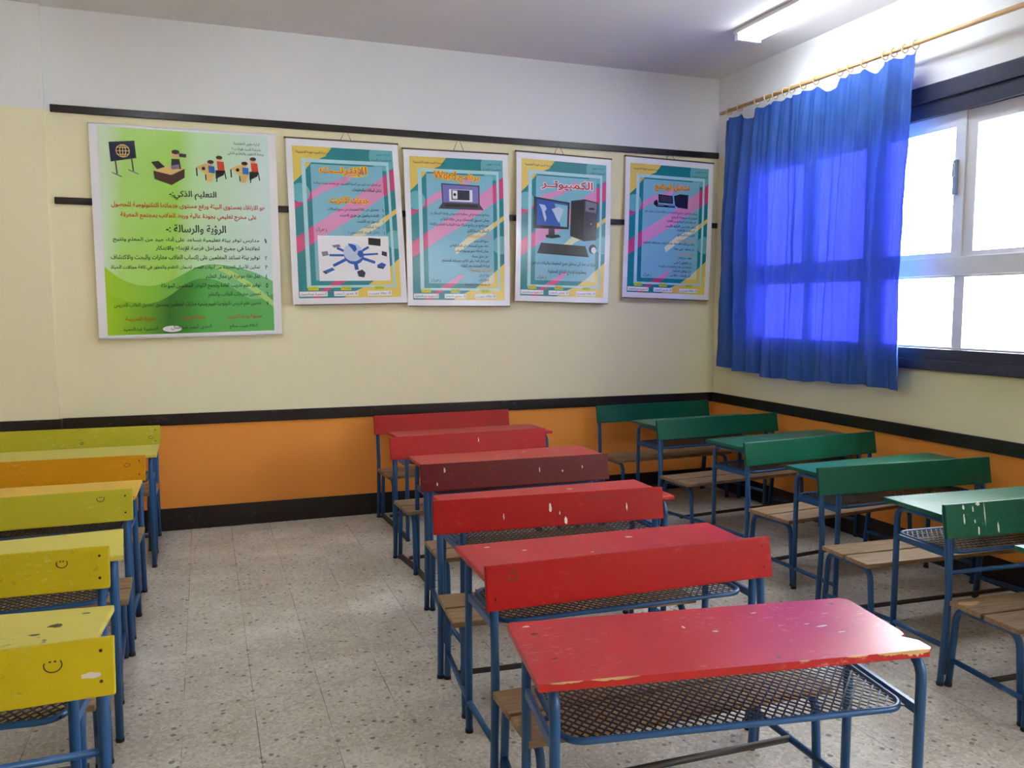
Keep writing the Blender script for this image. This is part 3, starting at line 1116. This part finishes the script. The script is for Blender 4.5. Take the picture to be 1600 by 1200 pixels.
class Poster:
    """A printed sheet: shapes and lettering in sheet fractions (u right, v down), then hung in the room."""
    def __init__(self, name, corners, bulge, label):
        self.tl, self.tr, self.bl, self.br = [Vector(c) for c in corners]
        self.W = (self.tr - self.tl).length
        self.Hh = (self.bl - self.tl).length
        self.bulge = bulge
        self.bm = bmesh.new()
        self.uv = self.bm.loops.layers.uv.new('print')
        self.mats = []
        self.layer = 0
        cx = (self.tl.x + self.tr.x) / 2
        self.org = Vector((cx, D, self.bl.y))
        self.t = thing(name, label, 'poster', self.org, group='printed posters on the back wall')
        self.text = []

    def mi(self, m):
        if m not in self.mats:
            self.mats.append(m)
        return self.mats.index(m)

    def place(self, u, v, lift):
        a = self.tl.lerp(self.tr, u); b = self.bl.lerp(self.br, u)
        q = a.lerp(b, v)
        return Vector((q.x, D - self.bulge(u, v) - lift, q.y)) - self.org

    def poly(self, pts, mat, layer=None):
        if layer is None:
            self.layer += 1
            layer = self.layer
        vs_ = [self.bm.verts.new((u, -v, layer)) for u, v in pts]
        f = self.bm.faces.new(vs_)
        f.normal_update()
        if f.normal.z < 0:
            f.normal_flip()
        f.material_index = self.mi(mat)
        return layer

    def rect(self, u0, u1, v0, v1, mat, layer=None):
        return self.poly([(u0, v0), (u1, v0), (u1, v1), (u0, v1)], mat, layer)

    def disc(self, u, v, r, mat, layer=None, n=20, squash=1.0, a0=0, a1=360):
        k = self.W / self.Hh
        return self.poly([(u + r * math.cos(math.radians(a0 + (a1 - a0) * i / n)), v + r * k * squash * math.sin(math.radians(a0 + (a1 - a0) * i / n))) for i in range(n)], mat, layer)

    def line(self, u0, v0, u1, v1, w, mat, layer=None):
        k = self.W / self.Hh
        du, dv = u1 - u0, (v1 - v0) / k
        l = math.hypot(du, dv)
        nu, nv = -dv / l * w / 2, du / l * w / 2 * k
        return self.poly([(u0 + nu, v0 + nv), (u1 + nu, v1 + nv), (u1 - nu, v1 - nv), (u0 - nu, v0 - nv)], mat, layer)

    def clip_rect(self, pts, u0, u1, v0, v1):
        def half(ps, f, inter):
            out = []
            for i in range(len(ps)):
                a, b = ps[i - 1], ps[i]
                if f(a) != f(b): out.append(inter(a, b))
                if f(b): out.append(b)
            return out
        def cut(ax, val):
            return lambda a, b: (lambda t: (a[0] + (b[0] - a[0]) * t, a[1] + (b[1] - a[1]) * t))((val - a[ax]) / (b[ax] - a[ax]))
        for ax, val, sg in ((0, u0, 1), (0, u1, -1), (1, v0, 1), (1, v1, -1)):
            if not pts: return []
            pts = half(pts, lambda q: (q[ax] - val) * sg >= 0, cut(ax, val))
        return pts

    def write(self, s, u0, u1, v, h, mat, bold=0.0, halo=None, res=2):
        """Line of lettering filling u0..u1, centred on v, h of sheet height."""
        Vb, _ = glyphs(s, bold, res)
        if not Vb:
            return
        x0, x1 = min(q[0] for q in Vb), max(q[0] for q in Vb)
        y0, y1 = min(q[1] for q in Vb), max(q[1] for q in Vb)
        for off, m_, lift in (((0.085, halo, 0.0050),) if halo else ()) + ((bold, mat, 0.0058),):
            V, F = glyphs(s, off, res)
            vs_ = [(u0 + (q[0] - x0) / max(x1 - x0, 1e-6) * (u1 - u0), v + h / 2 - (q[1] - y0) / max(y1 - y0, 1e-6) * h) for q in V]
            self.text.append((vs_, F, m_, lift))

    def finish(self, nu=26, nv=34):
        bm = self.bm
        bmesh.ops.triangulate(bm, faces=bm.faces[:])
        for i in range(1, nu):
            bmesh.ops.bisect_plane(bm, geom=bm.verts[:] + bm.edges[:] + bm.faces[:], plane_co=(i / nu, 0, 0), plane_no=(1, 0, 0))
        for i in range(1, nv):
            bmesh.ops.bisect_plane(bm, geom=bm.verts[:] + bm.edges[:] + bm.faces[:], plane_co=(0, -i / nv, 0), plane_no=(0, 1, 0))
        for f in bm.faces:
            for l in f.loops:
                l[self.uv].uv = (l.vert.co.x, -l.vert.co.y)
            f.smooth = True
        top = max(1, self.layer)
        for v in bm.verts:
            v.co = self.place(v.co.x, -v.co.y, v.co.z * 0.0042 / top)
        for vs_, F, m_, lift in self.text:
            idx = self.mi(m_)
            nv_ = [bm.verts.new(self.place(u, v, lift)) for u, v in vs_]
            for f in F:
                try:
                    fc = bm.faces.new([nv_[k] for k in f])
                    fc.material_index = idx
                except ValueError:
                    pass
        return link('sheet', bm, self.mats, self.t)


def bar_part(P, name, v, mat, r, lift, u0=-.004, u1=1.004):
    bm = bmesh.new()
    pts = [P.place(u0 + (u1 - u0) * k / 8, v, lift) for k in range(9)]
    for a, b in zip(pts[:-1], pts[1:]):
        pass
    tube(bm, pts, r, 6)
    return link(name, bm, mat, P.t)


# --- green banner
def green_banner():
    P = Poster('vision_poster', [(-0.657, 2.738), (0.516, 2.742), (-0.646, 1.338), (0.526, 1.366)],
               lambda u, v: 0.016 + 0.010 * v + 0.006 * math.sin(u * 7 + 1) * math.exp(-v * 5) + 0.012 * (abs(u - .5) * 2) ** 4 * v,
               'large green and white printed poster, leftmost on the back wall')
    P.rect(0, 1, 0, 1, 'print_white')
    P.rect(.045, .955, .012, .985, 'print_lime_mint')
    # printed leaf-green waves at the foot
    P.poly(smooth([(.045, .66), (.12, .715), (.20, .745), (.28, .752), (.36, .738), (.44, .705), (.52, .668), (.60, .650), (.70, .655), (.80, .675), (.88, .70), (.955, .735)]) + [(.955, .985), (.045, .985)], 'print_fresh_green')
    P.poly(smooth([(.045, .775), (.12, .815), (.22, .836), (.30, .832), (.38, .800), (.46, .750), (.54, .72), (.64, .73), (.74, .775), (.84, .825), (.955, .80)]) + [(.955, .985), (.045, .985)], 'print_leaf_green')
    P.poly(smooth([(.62, .665), (.74, .72), (.86, .80), (.955, .865)]) + smooth([(.955, .835), (.87, .77), (.76, .70), (.66, .655)]), 'print_pale_green')
    # blackboard on a stand with a globe emblem
    P.poly([(.098, .082), (.230, .070), (.236, .150), (.104, .172)], 'print_deep_blue')
    for r1, sq in ((.034, 1), (.034, .35)):
        n = 22
        for k in range(n):
            a, b = 2 * math.pi * k / n, 2 * math.pi * (k + 1) / n
            kk = P.W / P.Hh
            P.line(.168 + r1 * math.cos(a) * (1 if sq == 1 else .45), .120 + r1 * kk * math.sin(a), .168 + r1 * math.cos(b) * (1 if sq == 1 else .45), .120 + r1 * kk * math.sin(b), .004, 'print_tan', 7)
    for q in (-.016, 0, .016):
        P.line(.136, .121 + q, .200, .119 + q, .0035, 'print_tan', 7)
    P.line(.168, .093, .168, .148, .0035, 'print_tan', 7)
    P.line(.128, .168, .134, .228, .007, 'print_dark_grey', 6); P.line(.212, .155, .218, .212, .007, 'print_dark_grey', 6)
    P.line(.108, .222, .158, .240, .006, 'print_grey', 6); P.line(.192, .206, .244, .224, .006, 'print_grey', 6)
    # teacher at her desk
    P.poly([(.322, .205), (.40, .178), (.488, .190), (.415, .222)], 'print_tan', 6)
    P.poly([(.322, .205), (.415, .222), (.415, .270), (.326, .244)], 'print_brown', 7)
    P.poly([(.415, .222), (.488, .190), (.486, .232), (.415, .270)], 'print_brown', 7)
    P.poly([(.312, .165), (.350, .158), (.384, .185), (.342, .198)], 'print_black', 8)
    P.poly([(.420, .145), (.462, .145), (.470, .192), (.416, .190)], 'print_black', 8)
    P.disc(.440, .122, .020, 'print_skin', 8); P.disc(.443, .112, .021, 'print_black', 9, squash=.6)
    P.poly([(.462, .118), (.500, .120), (.498, .136), (.462, .134)], 'print_black', 8)
    P.poly([(.415, .178), (.458, .170), (.462, .190), (.420, .196)], 'print_grey', 9)
    # two classroom tables, each with two pupils
    for ox in (0.0, 0.188):
        P.poly([(.550 + ox, .178), (.605 + ox, .158), (.655 + ox, .190), (.598 + ox, .212)], 'print_tan', 6)
        P.line(.552 + ox, .182, .554 + ox, .222, .007, 'print_black', 6); P.line(.600 + ox, .212, .602 + ox, .240, .006, 'print_black', 6)
        P.disc(.590 + ox, .184, .010, 'print_navy', 7)
        P.poly([(.616 + ox, .170), (.650 + ox, .172), (.652 + ox, .205), (.618 + ox, .205)], 'print_shirt_blue', 8)
        P.disc(.628 + ox, .158, .016, 'print_skin', 8); P.disc(.630 + ox, .151, .018, 'print_brown', 9, squash=.6)
        P.poly([(.605 + ox, .200), (.650 + ox, .204), (.632 + ox, .246), (.606 + ox, .246)], 'print_tan', 8)
        P.poly([(.664 + ox, .146), (.702 + ox, .148), (.706 + ox, .190), (.668 + ox, .190)], 'print_shirt_red', 8)
        P.disc(.676 + ox, .136, .016, 'print_skin', 8); P.disc(.678 + ox, .128, .018, 'print_brown', 9, squash=.6)
        P.poly([(.655 + ox, .190), (.706 + ox, .190), (.700 + ox, .212), (.655 + ox, .232)], 'print_black', 8)
        P.line(.704 + ox, .19, .712 + ox, .232, .006, 'print_black', 8); P.line(.664 + ox, .21, .660 + ox, .246, .006, 'print_black', 8)
    P.layer = 10
    # white smudge at the foot
    P.disc(.385, .962, .052, 'print_white', 10, squash=.35)
    w = P.write
    w('إدارة ملوي التعليمية', .76, .905, .058, .020, 'print_green_text', .004)
    w('مدرسة السيد فودة ب ١', .75, .91, .082, .020, 'print_green_text', .004)
    w('وحدة التطوير والتعليم الذكي', .725, .925, .106, .020, 'print_green_text', .004)
    w('التعليم الذكي:-', .40, .655, .317, .045, 'print_black', .014)
    w('هو الارتقاء بمستوى البيئة ورفع مستوى خدماتها التكنولوجية للحصول', .095, .925, .372, .034, 'print_red', .012)
    w('على مخرج تعليمي بجودة عالية وربط الطلاب بمجتمع المعرفة', .14, .875, .420, .034, 'print_red', .012)
    w('الرؤية والرسالة :-', .375, .70, .482, .048, 'print_black', .014)
    items = [('١', .532, 'مدارس توفر بيئة تعليمية تساعد على أداء جيد من المعلم وتتيح', .095), ('', .575, 'لطلابها في جميع المراحل فرصة الإبداع والابتكار', .315),
             ('٢', .618, 'توفير بيئة تساعد المعلمين على إكساب الطلاب مهارات والبحث والاكتشاف', .080), ('٣', .664, 'تمكين الأجيال الجديدة من أدوات العصر لضمان التقدم والتطور في كافة مجالات الحياة', .080),
             ('٤', .712, 'عمل نقلة جوهرية في مجال التعليم', .58), ('٥', .756, 'توفير نظم تدريب لقادة وتجمع الكوادر المعلمين المؤهلة', .335),
             ('٦', .800, 'تحسين مخرجات الطلاب والتعلم', .59), ('٧', .846, 'تحسين نظم تدريس تكنولوجيا تقييم وتنمية مهارات المعلمين ومستوى تحصيل الطلاب للتدريس', .085)]
    for n, v, s, u0 in items:
        w(s, u0, .885, v, .030, 'print_green_text', .008)
        if n:
            w(n, .915, .927, v, .022, 'print_green_text', .012)
    w('مسئولة وحدة التدريب', .69, .885, .910, .026, 'print_brick', .012)
    w('وكيلة المدرسة', .44, .565, .910, .026, 'print_brick', .012)
    w('مديرة المدرسة', .14, .295, .910, .026, 'print_brick', .012)
    w('أ/هالة نجيب صالح', .70, .86, .957, .026, 'print_green_text', .010)
    w('أ/هدى أحمد عبدالعال', .38, .60, .955, .026, 'print_green_text', .010)
    w('أ/سميرة عبدالحميد', .125, .31, .957, .026, 'print_green_text', .010)
    P.finish()
    bm = bmesh.new()
    tube(bm, [P.place(-.004, 1.0, .002), P.place(.5, 1.0, .002), P.place(1.0, 1.0, .002)], .008, 8)
    link('bottom_batten', bm, 'aluminium', P.t)
    bm = bmesh.new()
    tube(bm, [P.place(-.002, 0.0, -.002), P.place(.5, 0.0, -.002), P.place(1.002, 0.0, -.002)], .006, 8)
    link('top_batten', bm, 'aluminium', P.t)
    return P


def teal_poster(name, corners, bulge, label, nail_u=.5):
    P = Poster(name, corners, bulge, label)
    A = (.052, .948, .045, .962)      # printed area
    I = (.205, .845, .150, .855)      # pale inner panel
    P.rect(0, 1, 0, 1, 'print_white')
    P.rect(A[0], A[1], A[2], A[3], 'print_teal')
    bands = [
        ('print_yellow', 'print_cream', [(A[0], A[2]), (.40, A[2]), (.34, .10), (.22, .135), (.12, .22), (A[0], .265)]),
        ('print_pink', 'print_rose', [(A[0], .385), (.30, .27), (.50, .225), (.62, .17), (.64, .185), (.50, .26), (.30, .32), (A[0], .425)]),
        ('print_pink', 'print_rose', [(A[0], .595), (.25, .50), (.48, .40), (.72, .275), (A[1], .155), (A[1], .285), (.75, .375), (.56, .47), (.30, .58), (A[0], .695)]),
        ('print_yellow', 'print_cream', [(.46, .63), (.60, .545), (.78, .485), (A[1], .405), (A[1], .435), (.80, .515), (.62, .59), (.48, .665)]),
        ('print_yellow', 'print_cream', [(A[1], .72), (.78, .82), (.66, .885), (.50, .935), (.44, A[3]), (A[1], A[3])]),
        ('print_pink', 'print_rose', [(.50, .80), (.56, .79), (.46, .865), (.30, .92), (.24, A[3]), (.16, A[3]), (.30, .89)]),
    ]
    P.layer = 3
    for c1, c2, pts in bands:
        P.poly(pts, c1, 3)
    for u, v, r in ((.105, .325, .085), (.86, .085, .13), (.92, .60, .085)):
        q = P.clip_rect([(u + r * math.cos(2 * math.pi * k / 28), v + r * P.W / P.Hh * math.sin(2 * math.pi * k / 28)) for k in range(28)], *A)
        P.poly(q, 'print_pale_teal', 3.4)
    # pale frame lines
    for r in ((.125, .160, .118, .90), (.882, .905, .118, .90), (.160, .882, .118, .140), (.160, .882, .885, .90)):
        P.rect(*r, 'print_line', 4)
    P.rect(*I, 'print_sky', 4.5)
    for c1, c2, pts in bands:
        q = P.clip_rect(pts, *I)
        if len(q) > 2:
            P.poly(q, c2, 5)
    P.layer = 6
    w = P.write
    w('مدرسة السيد فودة التجريبية', .085, .375, .082, .018, 'print_navy', .010)
    w('إدارة ملوي', .79, .92, .075, .017, 'print_navy', .004)
    w('التعليمية بالمنيا', .75, .93, .108, .017, 'print_navy', .004)
    # name tags along the foot
    for (a, b), role, nm in (((.07, .285), 'مدير المدرسة', 'أ/ سميرة عبدالحميد'), ((.365, .555), 'وكيلة', 'أ/ هدى أحمد'), ((.66, .85), 'مسئولة التطوير', 'أ/ هالة نجيب')):
        m_ = (a + b) / 2
        P.rect(m_ - .045, m_ + .045, .892, .915, 'print_tag_yellow', 6.5)
        w(role, m_ - .038, m_ + .038, .903, .015, 'print_text', .004)
        P.rect(a - .012, b + .012, .922, .952, 'print_tag', 6.5)
        w(nm, a, b, .937, .020, 'print_navy', .010)
    w('زهراء', .225, .32, .545 if 'internet' in name else .835, .030, 'print_dark_grey', .006)
    return P


def finish_teal(P, nail_u, nail_z):
    P.finish()
    bar_part(P, 'top_batten', 0.0, 'batten_wood', .007, -.003, -.012, 1.010)
    bar_part(P, 'bottom_batten', 1.0, 'batten_wood', .006, -.005, .015, 1.004)
    bm = bmesh.new()
    a, b = P.place(nail_u - .05, 0, 0), P.place(nail_u + .05, 0, 0)
    n_ = Vector((P.place(nail_u, 0, 0).x, D - .024 - P.org.y, nail_z - P.org.z))
    tube(bm, [a, n_, b], .0022, 5)
    link('hanging_string', bm, 'string_dark', P.t)


def lines_text(P, rows, mat='print_text', h=.025, bold=.018):
    for s, u0, u1, v in rows:
        P.write(s, u0, u1, v, h, mat, bold)


def hang(curl=.02, ph=0.0):
    return lambda u, v: 0.026 + curl * v + 0.010 * math.sin(math.pi * v) * math.cos(2 * math.pi * u + ph) * .5 + 0.012 * (abs(u - .5) * 2) ** 3 * math.sin(math.pi * v)


green_banner()

# --- internet poster
P = teal_poster('internet_poster', [(0.580, 2.728), (1.371, 2.732), (0.604, 1.566), (1.429, 1.582)], hang(.022, .5), 'teal and pink poster with a white picture of a blue globe hub at its foot')
w = P.write
w('الإنترنــت', .285, .70, .185, .062, 'print_orange', .016, halo='print_gold')
lines_text(P, [('هو اتصال عدد كبير من أجهزة الكمبيوتر مع بعضها بحيث يمكنها', .225, .825, .262), ('تبادل البيانات والمعلومات', .56, .825, .297)])
w('خدمات الانترنت', .36, .70, .365, .052, 'print_orange', .016, halo='print_gold')
for i, (s, u0, v) in enumerate([('الحصول على كافة المعلومات في جميع المجالات', .335, .420), ('الدراسة والعمل عن طريق الانترنت', .44, .455), ('التسوق عبر الانترنت', .59, .490), ('إجراء المكالمات', .65, .525), ('تبادل البريد الالكتروني ١', .505, .560)]):
    w(s, u0, .785, v, .024, 'print_text', .008)
    w('١٢٣٤٥'[i], .822, .832, v, .018, 'print_text', .01)
P.rect(.235, .860, .580, .858, 'print_white', 7)
kk = P.W / P.Hh
hub = (.545, .690)
for u, v, wd in ((.40, .655, .022), (.33, .700, .020), (.36, .765, .026), (.565, .79, .034), (.73, .745, .026), (.76, .690, .018), (.68, .648, .022)):
    P.line(hub[0], hub[1] + .01, u, v, wd, 'print_blue', 7.5)
P.disc(.545, .700, .088, 'print_blue', 8, squash=.95)
P.disc(.540, .682, .086, 'print_light_blue', 8.5, squash=.95)
P.poly([(.530, .630), (.565, .640), (.575, .665), (.550, .680), (.525, .655), (.505, .640), (.498, .626)], 'print_blue', 9)
P.poly([(.585, .672), (.622, .668), (.628, .700), (.600, .715), (.575, .695)], 'print_blue', 9)
P.poly([(.680, .590), (.790, .596), (.786, .642), (.678, .634)], 'print_black', 8)
P.poly([(.355, .640), (.42, .632), (.435, .648), (.375, .654)], 'print_grey', 8)
P.poly([(.262, .680), (.315, .674), (.325, .700), (.272, .708)], 'print_grey', 8)
P.poly([(.262, .800), (.350, .776), (.372, .790), (.290, .816)], 'print_blue', 8); P.poly([(.262, .800), (.280, .796), (.305, .812), (.290, .816)], 'print_black', 8.5)
P.poly([(.565, .800), (.610, .788), (.640, .808), (.625, .838), (.575, .832)], 'print_navy', 8)
P.poly([(.745, .760), (.79, .744), (.828, .758), (.80, .785), (.75, .778)], 'print_blue', 8); P.poly([(.745, .768), (.80, .776), (.80, .785), (.75, .778)], 'print_black', 8.5)
P.poly([(.795, .672), (.840, .680), (.838, .708), (.792, .698)], 'print_navy', 8)
P.layer = 10
finish_teal(P, .53, 2.812)

# --- word processing poster
P = teal_poster('word_poster', [(1.416, 2.705), (2.227, 2.713), (1.433, 1.560), (2.238, 1.558)], hang(.018, -.4), 'teal and pink poster with a laptop picture near its top')
w = P.write
w('Word', .275, .485, .158, .052, 'print_orange', .014, halo='print_gold')
w('برنامج', .505, .71, .170, .056, 'print_orange', .016, halo='print_gold')
P.poly([(.345, .208), (.715, .214), (.715, .335), (.352, .335)], 'print_dark_grey', 7)
P.poly([(.358, .216), (.703, .222), (.703, .330), (.362, .330)], 'print_violet', 7.5)
P.rect(.42, .645, .245, .322, 'print_white', 8)
P.rect(.442, .618, .248, .312, 'print_navy', 8.5)
P.rect(.452, .500, .252, .306, 'print_white', 9); P.disc(.474, .278, .014, 'print_navy', 9.5)
P.poly([(.352, .335), (.715, .335), (.752, .372), (.312, .372)], 'print_dark_grey', 7)
P.poly([(.385, .340), (.685, .340), (.700, .356), (.370, .356)], 'print_black', 7.5)
P.layer = 10
lines_text(P, [('برنامج يستخدم في معالجة النصوص وكتابة الرسائل و', .24, .80, .405), ('يمكن تنسيق الصفحات و من خلاله كتابة و', .33, .80, .440), ('هو برنامج من برامج شركة حزمة المكتبية للنشر و الكتابة', .22, .80, .475), ('الرسائل وغيرها الكثير', .585, .80, .510)])
w('مميزات برنامج الكتابة', .585, .825, .546, .027, 'print_amber', .016)
lines_text(P, [('سهولة الاستخدام', .655, .79, .578), ('حفظ جميع المستندات على الجهاز الخاص', .415, .79, .610), ('يمكن إضافة صور ورسوم للملف', .47, .79, .643), ('عمل جداول منسقة', .63, .79, .676), ('تغيير شكل الخط و لون الكلام و حجم الخط المستخدم', .335, .80, .708), ('طباعة المستند بعد كتابته', .52, .80, .738)])
w('طرق تشغيل البرنامج', .61, .825, .770, .027, 'print_amber', .016)
lines_text(P, [('ابدأ ثم كل', .695, .79, .800), ('البرامج ثم مكتب', .69, .79, .832), ('ثم نضغط على الأيقونة', .555, .80, .862)])
finish_teal(P, .52, 2.812)

# --- computer poster
P = teal_poster('computer_poster', [(2.300, 2.742), (3.108, 2.726), (2.280, 1.597), (3.081, 1.579)], hang(.020, 1.2), 'teal and pink poster with a large picture of a desktop computer')
w = P.write
w('الكمبيوتــر', .26, .80, .205, .068, 'print_red', .018, halo='print_tag')
P.poly([(.182, .292), (.560, .318), (.555, .500), (.180, .505)], 'print_black', 7)
P.poly([(.215, .306), (.540, .328), (.537, .485), (.215, .482)], 'print_blue', 7.5)
P.poly([(.40, .33), (.54, .34), (.537, .485), (.47, .484)], 'print_sky', 8)
for pts in ([(.24, .34), (.30, .345), (.32, .37), (.30, .39), (.32, .43), (.305, .46), (.285, .42), (.27, .38)], [(.37, .37), (.45, .35), (.50, .37), (.48, .40), (.45, .46), (.42, .43), (.40, .40)]):
    P.poly(pts, 'print_light_blue', 8.5)
P.poly([(.345, .503), (.405, .503), (.41, .545), (.340, .545)], 'print_dark_grey', 7)
P.poly([(.315, .545), (.45, .540), (.475, .556), (.38, .568), (.315, .562)], 'print_black', 7.5)
P.poly([(.575, .305), (.715, .290), (.712, .575), (.570, .545)], 'print_black', 7)
P.poly([(.715, .288), (.862, .305), (.848, .565), (.712, .577)], 'print_dark_grey', 7)
P.poly([(.728, .300), (.850, .312), (.845, .38), (.728, .37)], 'print_grey', 7.5)
P.rect(.765, .825, .345, .358, 'print_black', 8); P.disc(.79, .455, .024, 'print_black', 8); P.disc(.79, .455, .012, 'print_grey', 8.5)
P.poly([(.265, .600), (.735, .610), (.775, .685), (.225, .672)], 'print_black', 7)
for r_ in range(4):
    P.line(.262 - r_ * .008, .614 + r_ * .014, .738 + r_ * .008, .622 + r_ * .0145, .006, 'print_dark_grey', 7.5)
P.disc(.815, .628, .042, 'print_black', 7, squash=1.1); P.disc(.825, .636, .028, 'print_tag', 7.5, squash=1.1)
P.layer = 10
lines_text(P, [('عبارة عن جهاز آلي يستقبل جميع المعلومات والبيانات ثم يقوم', .17, .845, .738), ('بمعالجتها لإخراج النتائج المطلوبة', .34, .75, .795)], 'print_navy', .036, .012)
finish_teal(P, .44, 2.815)

# --- programme poster, at the corner
P = teal_poster('programme_poster', [(3.240, 2.762), (4.062, 2.748), (3.209, 1.631), (4.029, 1.607)], hang(.018, 2.0), 'teal and pink poster nearest the curtain, with a small black computer picture')
w = P.write
w('تشغيل البرنامج', .33, .725, .205, .056, 'print_orange', .016, halo='print_gold')
P.poly([(.375, .252), (.535, .258), (.545, .315), (.380, .312)], 'print_black', 7)
P.poly([(.388, .259), (.525, .264), (.532, .306), (.392, .304)], 'print_dark_grey', 7.5)
P.poly([(.55, .258), (.62, .242), (.715, .244), (.712, .345), (.60, .340), (.565, .325)], 'print_black', 7)
P.poly([(.33, .305), (.36, .290), (.38, .325), (.56, .328), (.57, .342), (.36, .342), (.325, .325)], 'print_black', 7)
P.rect(.37, .44, .322, .334, 'print_grey', 7.5); P.rect(.49, .55, .322, .334, 'print_grey', 7.5)
P.layer = 10
lines_text(P, [('يمكن تشغيل برنامج الكتابة من قائمة ابدأ و نختار كل', .225, .825, .378), ('البرامج ثم مجموعة البرامج', .53, .825, .412), ('ثم نختار اسم البرنامج من القائمة', .475, .81, .442), ('ننقر عليه بزر الفأرة الأيسر', .46, .81, .474), ('ثم تظهر النافذة', .60, .80, .505), ('الرئيسية للبرنامج', .60, .80, .537)])
w('طريقة حفظ الملف', .595, .80, .575, .027, 'print_amber', .016)
lines_text(P, [('نختار من قائمة ملف حفظ باسم ثم نكتب اسم الملف المطلوب', .215, .80, .602), ('ثم نضغط على حفظ', .56, .80, .640)])
w('طريقة غلق البرنامج', .595, .80, .672, .027, 'print_amber', .016)
lines_text(P, [('ملف ثم إنهاء', .62, .775, .703), ('زر الغلق أعلى', .575, .775, .736), ('النافذة أو مفتاح الاختصار باللوحة', .40, .775, .768), ('ثم موافق للحفظ', .56, .775, .800), ('أو إلغاء الأمر', .525, .775, .830)])
finish_teal(P, .50, 2.815)
